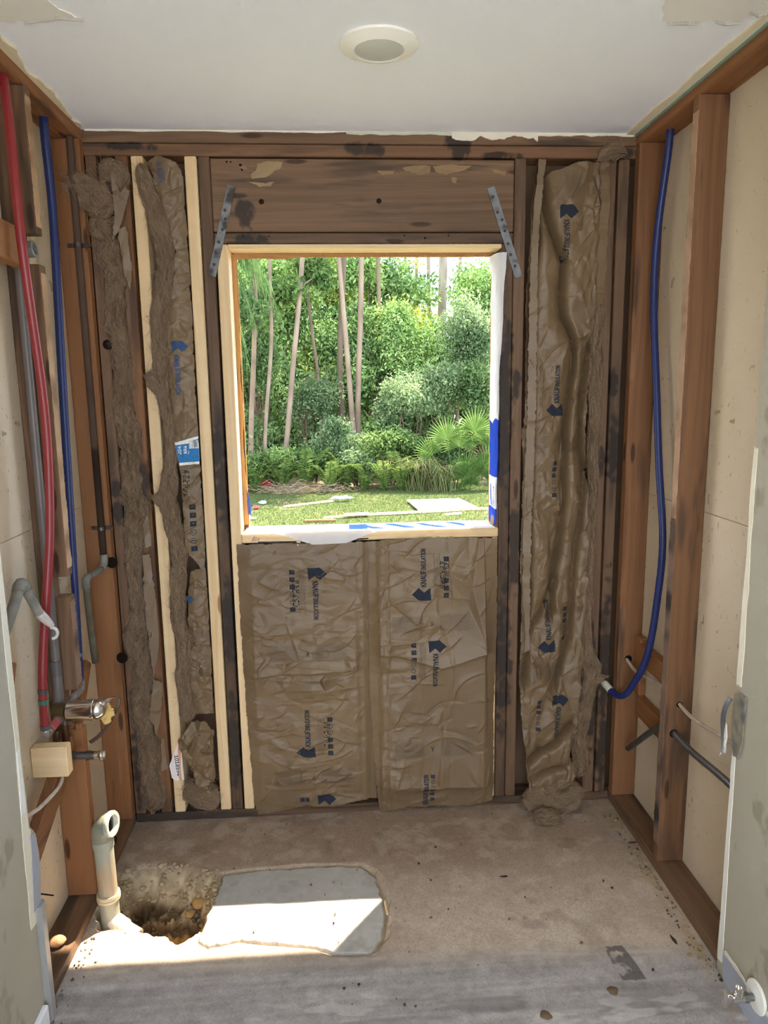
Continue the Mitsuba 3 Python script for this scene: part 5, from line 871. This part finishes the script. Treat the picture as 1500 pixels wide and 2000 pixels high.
# ------------------------------------------------------------------ recessed ceiling light (off)
k = thing('ceiling_light', 'round white recessed ceiling light, switched off, with a grey lens', 'ceiling light'); LC = (0.1235, 1.926)
plain('trim_ring', lathe((LC[0], LC[1], H), (LC[0], LC[1], H-0.03), [(0, 0.097), (0.003, 0.0985), (0.006, 0.097), (0.012, 0.080), (0.0165, 0.064), (0.0165, 0.062), (0.004, 0.0615)], 64), (0.82, 0.81, 0.74), 'mat_satin', k, smooth=35, var=0.0)
plain('lens', lathe((LC[0], LC[1], H-0.010), (LC[0], LC[1], H-0.03), [(0, 0.0618), (0.004, 0.0612), (0.007, 0.045), (0.0085, 0.02), (0.009, 0)], 48), (0.50, 0.50, 0.47), 'mat_satin', k, smooth=True, var=0.0)
# ------------------------------------------------------------------ pipes and valve on the left wall
RED, BLU = (0.215, 0.020, 0.021), (0.014, 0.026, 0.115)
def ring_at(p, q, r, h): p, q = np.asarray(p, float), np.asarray(q, float); d = (q-p)/np.linalg.norm(q-p); return lathe(p, p+d, [(0, 0), (0, r), (h, r), (h, 0)], 18)
k = thing('water_pipe', 'red plastic water pipe curving down in front of the left wall studs', 'pipe')
rp = spline([(-0.838, 2.068, 2.5), (-0.835, 2.058, 2.454), (-0.82, 2.024, 2.381), (-0.80, 1.983, 2.248), (-0.788, 1.955, 2.071), (-0.783, 1.953, 1.923), (-0.786, 1.986, 1.723), (-0.79, 2.012, 1.534), (-0.795, 2.008, 1.353), (-0.80, 1.991, 1.213), (-0.81, 1.966, 1.075), (-0.825, 1.954, 0.947), (-0.835, 1.942, 0.833), (-0.84, 1.941, 0.743), (-0.843, 1.946, 0.671)], 120)
plain('tube', tube(rp[rp[:, 2] < 2.44], 0.0118, 20), RED, 'mat_satin', k, smooth=True, var=0.06, freq=12)
for zc, c_ in ((0.802, (0.06, 0.055, 0.055)), (0.772, (0.03, 0.14, 0.10)), (0.690, (0.08, 0.07, 0.075))):
    j = np.argmin(np.abs(rp[:, 2]-zc)); plain('crimp_ring', ring_at(rp[j], rp[j+1], 0.0135, 0.013), c_, 'mat_satin', k, label='dark crimp ring' if c_[1] < 0.1 else 'green crimp ring')
plain('elbow', tube(spline([(-0.843, 1.946, 0.674), (-0.843, 1.950, 0.657), (-0.842, 1.972, 0.656)], 10), 0.0125, 14), (0.42, 0.40, 0.37), 'mat_metal', k, label='brass elbow at the lower end', smooth=True)
plain('branch_tube', tube(spline([(-0.842, 1.970, 0.656), (-0.838, 2.022, 0.664)], 6), 0.0118, 16), (0.42, 0.10, 0.11), 'mat_satin', k, label='short faded red branch tube to the valve', smooth=True)
k = thing('water_pipe', 'blue plastic water pipe running straight down the left wall beside the corner stud', 'pipe')
bp = spline([(-0.84, 2.335, 2.435), (-0.84, 2.330, 2.414), (-0.84, 2.334, 2.235), (-0.84, 2.329, 2.044), (-0.84, 2.302, 1.741), (-0.84, 2.281, 1.477), (-0.84, 2.263, 1.24), (-0.84, 2.251, 1.062), (-0.84, 2.240, 0.863), (-0.84, 2.227, 0.698)], 90)
plain('tube', tube(bp, np.interp(bp[:, 2], [0.65, 0.95, 1.2], [0.0085, 0.0105, 0.0125]), 18), BLU, 'mat_satin', k, smooth=True, var=0.10, freq=12)
plain('crimp_ring', ring_at((-0.84, 2.232, 0.79), (-0.84, 2.231, 0.78), 0.0115, 0.012), (0.10, 0.16, 0.16), 'mat_satin', k)
plain('elbow', tube(spline([(-0.84, 2.227, 0.70), (-0.84, 2.226, 0.676), (-0.838, 2.205, 0.672), (-0.836, 2.13, 0.676)], 16), 0.0105, 14), (0.22, 0.21, 0.22), 'mat_satin', k, label='grey elbow and tube to the valve', smooth=True)
k = thing('shower_riser', 'grey riser pipe with an open shower outlet, in front of the notched stud', 'pipe')
rs = spline([(-0.845, 2.068, 1.975), (-0.845, 2.068, 1.617), (-0.845, 2.066, 1.353), (-0.845, 2.064, 0.984), (-0.845, 2.060, 0.690)], 40)
plain('tube', tube(rs, np.interp(rs[:, 2], [0.6, 0.80, 0.81, 2], [0.0145, 0.0145, 0.0125, 0.0115]), 18), (0.135, 0.115, 0.105), 'mat_satin', k, smooth=True, var=0.2, freq=10)
plain('coupling', ring_at((-0.845, 2.061, 0.83), (-0.845, 2.06, 0.80), 0.0155, 0.045), (0.10, 0.085, 0.08), 'mat_satin', k)
plain('outlet', lathe((-0.862, 2.068, 1.982), (-0.74, 2.068, 1.992), [(0, 0), (0.0, 0.016), (0.026, 0.017), (0.028, 0.0215), (0.062, 0.0215), (0.064, 0.0145), (0.040, 0.0145), (0.040, 0)], 24), (0.15, 0.165, 0.150), 'mat_satin', k, label='open brass outlet pointing into the room', smooth=30)
plain('outlet_lug', cbox(-0.862, -0.836, 2.060, 2.078, 1.935, 1.968, 0.004), (0.13, 0.13, 0.12), 'mat_satin', k)
k = thing('shower_valve', 'chrome mixing valve jutting from the left wall between the red and blue pipes', 'valve')
VY, VZ = 2.022, 0.690
plain('valve_body', cat(lathe((-0.850, VY+0.02, VZ-0.004), (-0.80, VY, VZ), [(0, 0), (0.0, 0.020), (0.030, 0.021), (0.050, 0.026), (0.050, 0)], 24)), (0.20, 0.155, 0.075), 'mat_metal', k, label='dull brass body', smooth=30, var=0.3)
plain('inlet', tube(spline([(-0.838, 2.016, 0.662), (-0.834, 2.05, 0.670)], 5), [0.0135, 0.0165, 0.0175, 0.0165, 0.015], 14), (0.32, 0.27, 0.19), 'mat_metal', k, label='brass inlet nut', smooth=30)
plain('stop_screw', lathe((-0.826, 2.035, 0.655), (-0.800, 2.020, 0.652), [(0, 0.011), (0.012, 0.011), (0.013, 0.007), (0.028, 0.007), (0.028, 0)], 8), (0.22, 0.20, 0.17), 'mat_metal', k)
put('sleeve', lathe((-0.806, VY, VZ), (-0.70, VY, VZ+0.003), [(0, 0.029), (0.001, 0.0302), (0.068, 0.0302), (0.0685, 0.0312), (0.0755, 0.0312), (0.076, 0.027), (0.076, 0)], 36), 'mat_chrome', k, 'chrome cylinder sleeve', smooth=30)
put('dome', lathe((-0.731, VY, VZ+0.002), (-0.70, VY, VZ+0.003), [(0, 0.0290)]+[(0.006+0.029*math.sin(a), 0.0288*math.cos(a)) for a in np.linspace(0, 1.57, 10)], 32), 'mat_chrome', k, 'polished rounded end', smooth=True)
plain('drop_pipe', tube(spline([(-0.828, 2.040, 0.664), (-0.828, 2.042, 0.60), (-0.829, 2.044, 0.565)], 10), 0.0112, 14), (0.13, 0.065, 0.04), 'mat_metal', k, label='copper drop pipe to the tub outlet', smooth=True)
def ribbon(pts, w, t=0.0012):
    p = spline(pts, 40); tg = np.gradient(p, axis=0); tg /= np.linalg.norm(tg, axis=1, keepdims=True); s = np.cross(tg, [0.5, 0.8, 0.3]); s /= np.linalg.norm(s, axis=1, keepdims=True); n_ = np.cross(tg, s)*t
    v = np.concatenate([p-s*w/2+n_, p+s*w/2+n_, p+s*w/2-n_, p-s*w/2-n_]); n = len(p); f = []
    for a in range(4):
        b = (a+1) % 4; i = np.arange(n-1); f += [np.stack([a*n+i, b*n+i, b*n+i+1], 1), np.stack([a*n+i, b*n+i+1, a*n+i+1], 1)]
    return mk(v, np.vstack(f))
plain('plumbers_strip', ribbon([(-0.705, 2.02, 0.712), (-0.684, 2.02, 0.722), (-0.668, 2.05, 0.716), (-0.676, 2.06, 0.685), (-0.700, 2.09, 0.642), (-0.745, 2.13, 0.575), (-0.800, 2.15, 0.525)], 0.012), (0.30, 0.26, 0.22), 'mat_metal', label='bent metal strip looping over the rounded end of the chrome valve', cat='metal strip', smooth=True)
plain('putty_lump', crumpled(0.026, (-0.716, 2.06, 0.628), 13, (1.2, 0.7, 1.1)), (0.62, 0.44, 0.16), label='yellow crumbly putty lump under the end of the chrome valve', cat='putty', smooth=40, var=0.35, freq=60)
k = thing('tub_spout_pipe', 'short grey outlet pipe with a chrome tip below the mixing valve', 'pipe')
plain('tube', tube(spline([(-0.829, 2.044, 0.572), (-0.826, 2.036, 0.556), (-0.808, 2.026, 0.550), (-0.780, 2.022, 0.549), (-0.752, 2.021, 0.549)], 24), 0.0112, 16), (0.16, 0.15, 0.145), 'mat_metal', k, smooth=True, var=0.3)
plain('nut', lathe((-0.765, 2.021, 0.549), (-0.73, 2.02, 0.549), [(0, 0), (0, 0.0145), (0.012, 0.0145), (0.013, 0.0125), (0.024, 0.0125), (0.024, 0)], 8), (0.12, 0.115, 0.11), 'mat_metal', k)
put('tip', lathe((-0.742, 2.02, 0.549), (-0.70, 2.02, 0.550), [(0, 0.0105), (0.014, 0.0125), (0.017, 0.0165), (0.021, 0.0165), (0.022, 0.0135), (0.024, 0.0165), (0.028, 0.0160), (0.028, 0.0105), (0.018, 0.010), (0.018, 0)], 28), 'mat_chrome', k, 'flared chrome tip', smooth=30)
plain('ear_bracket', cat(tube(spline([(-0.846, 2.03, 0.575), (-0.845, 2.02, 0.60), (-0.842, 2.02, 0.63)], 8), 0.005, 8), cbox(-0.85, -0.828, 2.018, 2.030, 0.535, 0.585, 0.003)), (0.13, 0.125, 0.10), 'mat_metal', k)
k = thing('copper_pipe', 'dark copper pipe with two offset elbows on the left corner stud', 'pipe')
cp = [(-0.820, 2.478, 2.40), (-0.820, 2.478, 2.086), (-0.820, 2.478, 1.634), (-0.820, 2.478, 1.377), (-0.820, 2.478, 1.055)]
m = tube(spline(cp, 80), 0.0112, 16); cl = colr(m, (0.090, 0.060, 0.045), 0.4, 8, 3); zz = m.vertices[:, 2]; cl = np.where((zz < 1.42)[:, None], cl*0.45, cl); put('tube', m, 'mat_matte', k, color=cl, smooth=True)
plain('tube', cat(tube(spline([(-0.820, 2.478, 1.055), (-0.820, 2.476, 1.022), (-0.822, 2.452, 1.010)], 10), 0.0125, 14), tube(spline([(-0.822, 2.452, 1.010), (-0.829, 2.335, 1.010)], 6), 0.0108, 14), tube(spline([(-0.829, 2.345, 1.010), (-0.830, 2.323, 1.006), (-0.830, 2.318, 0.978)], 10), 0.0128, 14)), (0.165, 0.160, 0.135), 'mat_matte', k, label='pale weathered elbows and offset', smooth=True, var=0.3, tint=(0.24, 0.24, 0.20))
plain('tube', tube(spline([(-0.830, 2.318, 0.985), (-0.830, 2.326, 0.85), (-0.830, 2.342, 0.715)], 14), 0.0110, 16), (0.115, 0.098, 0.070), 'mat_matte', k, smooth=True, var=0.4, tint=(0.17, 0.20, 0.165))
for zc in (2.075, 1.145):
    plain('pipe_clamp', cat(cbox(-0.858, -0.782, 2.489, 2.4935, zc-0.006, zc+0.006, 0.001), lathe((-0.820, 2.478, zc-0.006), (-0.820, 2.478, zc+0.006), [(0, 0.0135), (0.012, 0.0135)], 16), lathe((-0.852, 2.489, zc), (-0.852, 2.47, zc), [(0, 0.006), (0.004, 0.005), (0.004, 0)], 10), lathe((-0.787, 2.489, zc), (-0.787, 2.47, zc), [(0, 0.006), (0.004, 0.005), (0.004, 0)], 10)), (0.10, 0.085, 0.075), 'mat_metal', k, label='pipe clamp with two screws')
k = thing('galvanized_pipe', 'bent grey pipe stub with a white plastic end, left of the red pipe', 'pipe')
plain('tube', cat(tube(spline([(-0.835, 1.70, 0.99), (-0.831, 1.776, 1.050), (-0.830, 1.842, 1.108)], 10), 0.0135, 14), tube(spline([(-0.830, 1.838, 1.104), (-0.829, 1.858, 1.120), (-0.823, 1.868, 1.100)], 10), 0.0155, 14), tube(spline([(-0.823, 1.867, 1.102), (-0.800, 1.880, 1.030)], 6), 0.0125, 14)), (0.20, 0.19, 0.16), 'mat_matte', k, smooth=True, var=0.4, tint=(0.31, 0.28, 0.22))
plain('end_cap', tube(spline([(-0.801, 1.880, 1.032), (-0.780, 1.905, 0.988)], 6), [0.013, 0.0125, 0.012, 0.011, 0.0095, 0.007], 14), (0.46, 0.41, 0.37), 'mat_satin', k, label='broken white plastic end', smooth=True)
plain('end_hook', tube(spline([(-0.788, 1.908, 0.982), (-0.775, 1.914, 0.975), (-0.776, 1.916, 0.955), (-0.788, 1.912, 0.950)], 14), 0.0045, 8), (0.50, 0.47, 0.44), 'mat_satin', k, smooth=True)
plain('electrical_cable', tube(spline([(-0.80, 1.69, 0.552), (-0.81, 1.713, 0.546), (-0.815, 1.796, 0.522), (-0.815, 1.876, 0.509), (-0.81, 1.939, 0.516), (-0.82, 1.975, 0.535), (-0.85, 2.02, 0.56)], 40), 0.0055, 10), (0.46, 0.40, 0.33), 'mat_satin', label='dusty white cable hanging under the short new pine blocking', cat='cable', smooth=True, var=0.25)
plain('hanging_wire', tube(spline([(-0.80, 1.68, 0.36), (-0.79, 1.72, 0.325), (-0.785, 1.76, 0.29)], 12), 0.0022, 6), (0.03, 0.025, 0.022), label='thin black wire end by the torn left board', cat='wire', smooth=True)
# ------------------------------------------------------------------ drain riser in the pit
k = thing('drain_pipe', 'greenish brass drain riser standing in the broken-out pit', 'drain pipe')
P0, P1 = np.array((-0.738, 2.03, -0.10)), np.array((-0.748, 2.045, 0.245))
def gcol(m): return colr(m, (0.30, 0.30, 0.225), 0.25, 9, 4, (0.42, 0.27, 0.15), -0.06)
m = tube(np.linspace(P0, P1, 30), 0.0285, 28); put('riser', m, 'mat_satin', k, 'tarnished brass tube with green patina', color=gcol(m), smooth=True)
m = lathe(P1-[0, 0, 0.012], P1+[0, 0.001, 0.03], [(0, 0.0295), (0.004, 0.0315), (0.022, 0.0315), (0.026, 0.0300), (0.026, 0.0)], 28); put('joint', m, 'mat_satin', k, color=gcol(m), smooth=30)
eb = tube(spline([P1+[0, 0, 0.005], P1+[0.0, 0.0, 0.038], P1+[0.012, -0.004, 0.062], P1+[0.030, -0.006, 0.068]], 16), np.linspace(0.0305, 0.034, 16), 26, cap=False); put('elbow', eb, 'mat_satin', k, 'elbow with an open flanged mouth', color=colr(eb, (0.22, 0.225, 0.165), 0.3, 14, 6), smooth=True)
q0 = P1+[0.030, -0.006, 0.068]; dq = np.array([0.97, -0.20, 0.10]); m = lathe(q0-dq*0.004, q0+dq, [(0, 0.026), (0, 0.038), (0.008, 0.039), (0.012, 0.037), (0.012, 0.027), (-0.002, 0.025)], 30); put('flange', m, 'mat_satin', k, 'pale worn flange ring', color=colr(m, (0.42, 0.42, 0.35), 0.3, 50, 7), smooth=30)
plain('mouth_shade', lathe(q0-dq*0.02, q0+dq, [(0, 0), (0, 0.030), (0.004, 0.030), (0.006, 0.0)], 20), (0.030, 0.028, 0.025), parent=k, label='dark disc painted as the shade inside the mouth')  # near-black disc across the elbow, painted shade of the open mouth
c0 = P0+(P1-P0)*0.47; dd = (P1-P0)/np.linalg.norm(P1-P0); plain('collar', lathe(c0, c0+dd, [(0, 0.029), (0, 0.0345), (0.007, 0.0355), (0.009, 0.033), (0.013, 0.0355), (0.020, 0.0345), (0.020, 0.029)], 30), (0.50, 0.42, 0.26), 'mat_satin', k, label='cream collar ring', smooth=25)
m = lathe((-0.735, 2.03, -0.005), (-0.645, 1.985, -0.028), [(0, 0), (0, 0.0250), (0.030, 0.0250), (0.031, 0.0235), (0.052, 0.0235), (0.053, 0.019), (0.105, 0.019), (0.105, 0.0155), (0.07, 0.0150), (0.07, 0)], 26); put('side_branch', m, 'mat_satin', k, 'white plastic side branch', color=colr(m, (0.68, 0.63, 0.52), 0.08, 20, 8), smooth=30)
plain('rubble_stone', lumps(1, lambda r: (-0.842, 1.885, 0.050), 0.020, 0.020, 61)[0], (0.50, 0.25, 0.13), label='orange-brown stone chip lying on the left sole plate', cat='stone chip', smooth=35, var=0.3)
plain('leaf', crumpled(0.022, (-0.835, 2.36, 0.038), 15, (1.0, 1.2, 0.35)), (0.045, 0.032, 0.024), label='dark dry leaf on the left sole plate near the corner', cat='leaf', smooth=40)
# ------------------------------------------------------------------ right wall: blue pipe, cable, conduit, plates, stop valve
k = thing('water_pipe', 'blue plastic water pipe hanging in a long bend on the right wall', 'pipe')
b2 = spline([(XR+0.05, 2.383, 2.45), (XR+0.05, 2.385, 2.389), (XR+0.047, 2.428, 2.157), (XR+0.044, 2.430, 1.864), (XR+0.044, 2.385, 1.626), (XR+0.044, 2.313, 1.271), (XR+0.044, 2.273, 1.087), (XR+0.040, 2.285, 0.873), (XR+0.028, 2.325, 0.650), (XR+0.012, 2.395, 0.525), (XR+0.0, 2.450, 0.468), (1.012, 2.500, 0.462), (0.998, 2.535, 0.478)], 140)
plain('tube', tube(b2[b2[:, 2] < 2.44], 0.0118, 20), (0.014, 0.027, 0.125), 'mat_satin', k, smooth=True, var=0.05, freq=8)
plain('connector', tube(spline([(1.008, 2.512, 0.466), (0.992, 2.545, 0.487)], 6), 0.0135, 16), (0.46, 0.47, 0.36), 'mat_satin', k, label='pale crimped end fitting', smooth=True)
plain('stub_tube', tube(spline([(0.992, 2.545, 0.487), (0.968, 2.580, 0.513)], 6), 0.0115, 16), (0.20, 0.18, 0.155), 'mat_satin', k, label='grey stub coming out of the back wall', smooth=True)
plain('electrical_cable', tube(spline([(1.052, 2.53, 0.603), (1.0612, 2.490, 0.590), (1.068, 2.44, 0.572), (1.0712, 2.366, 0.580), (1.0712, 2.25, 0.600), (1.0712, 2.13, 0.600), (1.0712, 2.05, 0.590), (1.0712, 1.927, 0.600), (1.0712, 1.70, 0.617)], 80), 0.0062, 10), (0.40, 0.33, 0.25), 'mat_satin', label='dusty beige cable threaded through the studs of the right wall', cat='cable', smooth=True, var=0.3)
plain('conduit_pipe', tube(spline([(XR+0.032, 2.442, 0.262), (XR+0.032, 2.34, 0.350), (XR+0.032, 2.206, 0.464), (XR+0.032, 2.15, 0.496), (XR+0.034, 2.08, 0.494), (XR+0.040, 1.95, 0.491), (XR+0.05, 1.70, 0.489)], 60), 0.0105, 14), (0.17, 0.17, 0.17), 'mat_metal', label='thin grey metal conduit passing through the middle stud of the right wall', cat='conduit', smooth=True, var=0.25)
for (x, y, z, r_) in [(XR+0.040, 2.4955, 0.594, 0.014), (XR+0.0712-0.026, 2.0975, 0.594, 0.010), (XR+0.032, 2.0975, 0.4955, 0.014)]:
    plain('bored_hole', lathe((x, y+0.0005, z), (x, y-0.01, z), [(0, 0), (0, r_), (0.0012, r_*0.98), (0.0012, 0)], 18), (0.012, 0.009, 0.007), parent='wall_right', label='dark bored hole in a stud')
plain('bored_hole', slab([(0.985, 0.475), (1.010, 0.480), (1.008, 0.505), (0.990, 0.510)], D-0.0015, D+0.0005, 'xz'), (0.012, 0.009, 0.007), parent='wall_back', label='dark rough hole in the corner stud')
for x, y, z, r_ in [(-0.768, D-0.001, 1.765, 0.017), (-0.790, 2.494, 0.67, 0.020), (-0.800, 2.494, 1.02, 0.020)]:
    plain('bored_hole', lathe((x, y+0.0005, z), (x, y-0.01, z), [(0, 0), (0, r_), (0.0012, r_*0.98), (0.0012, 0)], 18), (0.014, 0.010, 0.008), parent='wall_left' if y < 2.5 else 'wall_back', label='dark bored hole in a stud')
k = thing('nail_plate', 'bent grey metal plate with torn paint at the edge of the right plasterboard', 'metal plate')
m = slab([(1.640, 0.825), (1.668, 0.828), (1.690, 0.815), (1.693, 0.74), (1.690, 0.70), (1.676, 0.648), (1.655, 0.655), (1.642, 0.70)], FR-0.006, FR-0.001, 'yz'); put('plate', m.subdivide_to_size(0.012), 'mat_satin', k, color=colr(m.subdivide_to_size(0.012), (0.22, 0.20, 0.145), 0.45, 50, 3, (0.10, 0.10, 0.105), 0.0))
m = ribbon([(FR-0.012, 1.694, 0.80), (FR-0.022, 1.705, 0.74), (FR-0.016, 1.708, 0.69), (FR-0.018, 1.70, 0.645)], 0.012); plain('curled_edge', m, (0.14, 0.15, 0.155), 'mat_metal', k, label='curled bright metal edge', smooth=True)
plain('torn_flap', slab([(1.698, 0.725), (1.716, 0.735), (1.712, 0.70), (1.704, 0.68), (1.722, 0.625), (1.700, 0.655), (1.692, 0.69)], FR-0.016, FR-0.0145, 'yz'), (0.80, 0.78, 0.70), parent=k, label='torn white paper flap')
k = thing('shutoff_valve', 'chrome angle stop valve with a white wall escutcheon low on the right wall', 'valve'); AV = np.array((FR, 1.565, 0.115))
AV = np.array((FR-0.0015, 1.5, 0.095))
plain('escutcheon', lathe(AV, AV-[1, 0, 0], [(0, 0), (0, 0.040), (0.004, 0.0405), (0.007, 0.038), (0.011, 0.016), (0.011, 0)], 40), (0.74, 0.73, 0.66), 'mat_satin', k, label='round white escutcheon disc', smooth=30, var=0.03)
m = cat(lathe(AV-[0.010, 0, 0], AV-[1, 0, 0], [(0, 0.009), (0.016, 0.009), (0.016, 0)], 20), lathe(AV-[0.024, 0, 0], AV-[1, 0, 0], [(0, 0), (0, 0.0125), (0.014, 0.0125), (0.014, 0)], 6)); plain('inlet_nut', m, (0.20, 0.20, 0.20), 'mat_metal', k)
put('body', cat(lathe(AV-[0.036, 0, 0], AV-[1, 0, 0], [(0, 0), (0, 0.0115), (0.026, 0.0120), (0.029, 0.0085), (0.029, 0)], 24), lathe(AV-[0.050, 0, -0.006], AV-[0.050, 0, -1], [(0, 0.0095), (0.014, 0.0095), (0.015, 0.0115), (0.024, 0.0115), (0.024, 0.0075), (0.016, 0.0075), (0.016, 0)], 22)), 'mat_chrome', k, 'chrome body with an open top outlet', smooth=30)
hd = lathe(AV-[0.064, 0, 0], AV-[1, 0, 0], [(0, 0.006), (0.004, 0.0085), (0.012, 0.0095), (0.018, 0.018), (0.023, 0.0185), (0.025, 0.015), (0.027, 0.0)], 24); hd.vertices[:, 2] = AV[2]+(hd.vertices[:, 2]-AV[2])*1.25; hd.vertices[:, 1] = AV[1]+(hd.vertices[:, 1]-AV[1])*0.7
put('handle', hd, 'mat_chrome', k, 'oval chrome handle', smooth=30)
# ------------------------------------------------------------------ bits lying on the floor
lumber('pencil_stub', None, None, 'y', 2.2, 'short yellow pencil stub at the right edge of the pale mortar patch', mesh=tube([(0.112, 2.030, 0.004), (0.1155, 1.972, 0.004)], 0.0036, 6), cat='pencil')
for i, (x, y, r_, lab) in enumerate([(0.515, 2.115, 0.010, 'dark splinter in the middle of the floor'), (1.010, 2.255, 0.012, 'dark splinter beside the right sole plate'), (0.945, 1.80, 0.016, 'dark chip near the foot of the right plate'), (-0.02, 1.705, 0.006, 'small dark crumb in front of the sunlit patch, left one'), (0.02, 1.715, 0.006, 'small dark crumb in front of the sunlit patch, right one'), (0.24, 2.205, 0.007, 'dark crumb right of the mortar patch'), (0.965, 1.745, 0.009, 'yellow-brown crumb beside the nearest right stud'), (0.70, 1.64, 0.02, 'brown plaster lump in the right foreground'), (0.50, 1.58, 0.018, 'brown dirt lump at the bottom edge of the photo')]):
    m = lumps(1, lambda r: (x, y, 0.003), r_*0.7, r_*0.7, 70+i, 0.35)[0]
    if i < 3: v = m.vertices-[x, y, 0]; m = mk(np.c_[x+v[:, 0]*(1.9 if i != 2 else 0.5), y+v[:, 1]*(0.5 if i != 2 else 2.0), v[:, 2]*0.8+0.001], m.faces)
    plain('floor_crumb', m, (0.05, 0.04, 0.032) if i < 6 else (0.30, 0.22, 0.10) if i == 6 else (0.15, 0.105, 0.065), label=lab, cat='debris', smooth=35)
r = np.random.default_rng(5); bits = []
for i in range(260):
    if i < 150: x, y = XR-0.012-abs(r.normal())*0.018, r.uniform(1.65, 2.45)
    elif i < 190: x, y = XL+0.01+abs(r.normal())*0.02, r.uniform(1.62, 1.95)
    else: x, y = r.uniform(-0.75, 1.0), r.uniform(1.55, 2.5)
    if signed(PIT, np.array([x]), np.array([y]))[0] > -0.02: continue
    s_ = r.uniform(0.0015, 0.0042); b = trimesh.creation.icosphere(0, s_); bits.append(mk(b.vertices*r.uniform(0.6, 1.5, 3)+[x, y, s_*0.5], b.faces))
m = cat(*bits); u = np.repeat(r.random(len(bits)), 12)[:, None]; put('grit', m, 'mat_matte', 'floor', 'loose grit and sawdust along the plates', kind='stuff', color=np.array([0.05, 0.04, 0.03])*(1-u)+np.array([0.38, 0.29, 0.17])*u)
for x, z, r_ in [(-0.343, 2.345, 0.0035), (-0.299, 2.335, 0.005), (-0.293, 2.322, 0.005), (-0.235, 2.222, 0.009), (0.155, 2.225, 0.009), (-0.30, 2.112, 0.003), (-0.215, 2.113, 0.0025), (0.31, 2.107, 0.004), (-0.33, 2.345, 0.003), (0.24, 2.115, 0.003), (0.39, 2.115, 0.003)]:
    plain('nail_hole', lathe((x, D+0.0015, z), (x, D-0.01, z), [(0, 0), (0, r_), (0.0010, r_*0.95), (0.0010, 0)], 12), (0.022, 0.016, 0.012), parent='wall_back', label='dark nail hole or knot in the header')
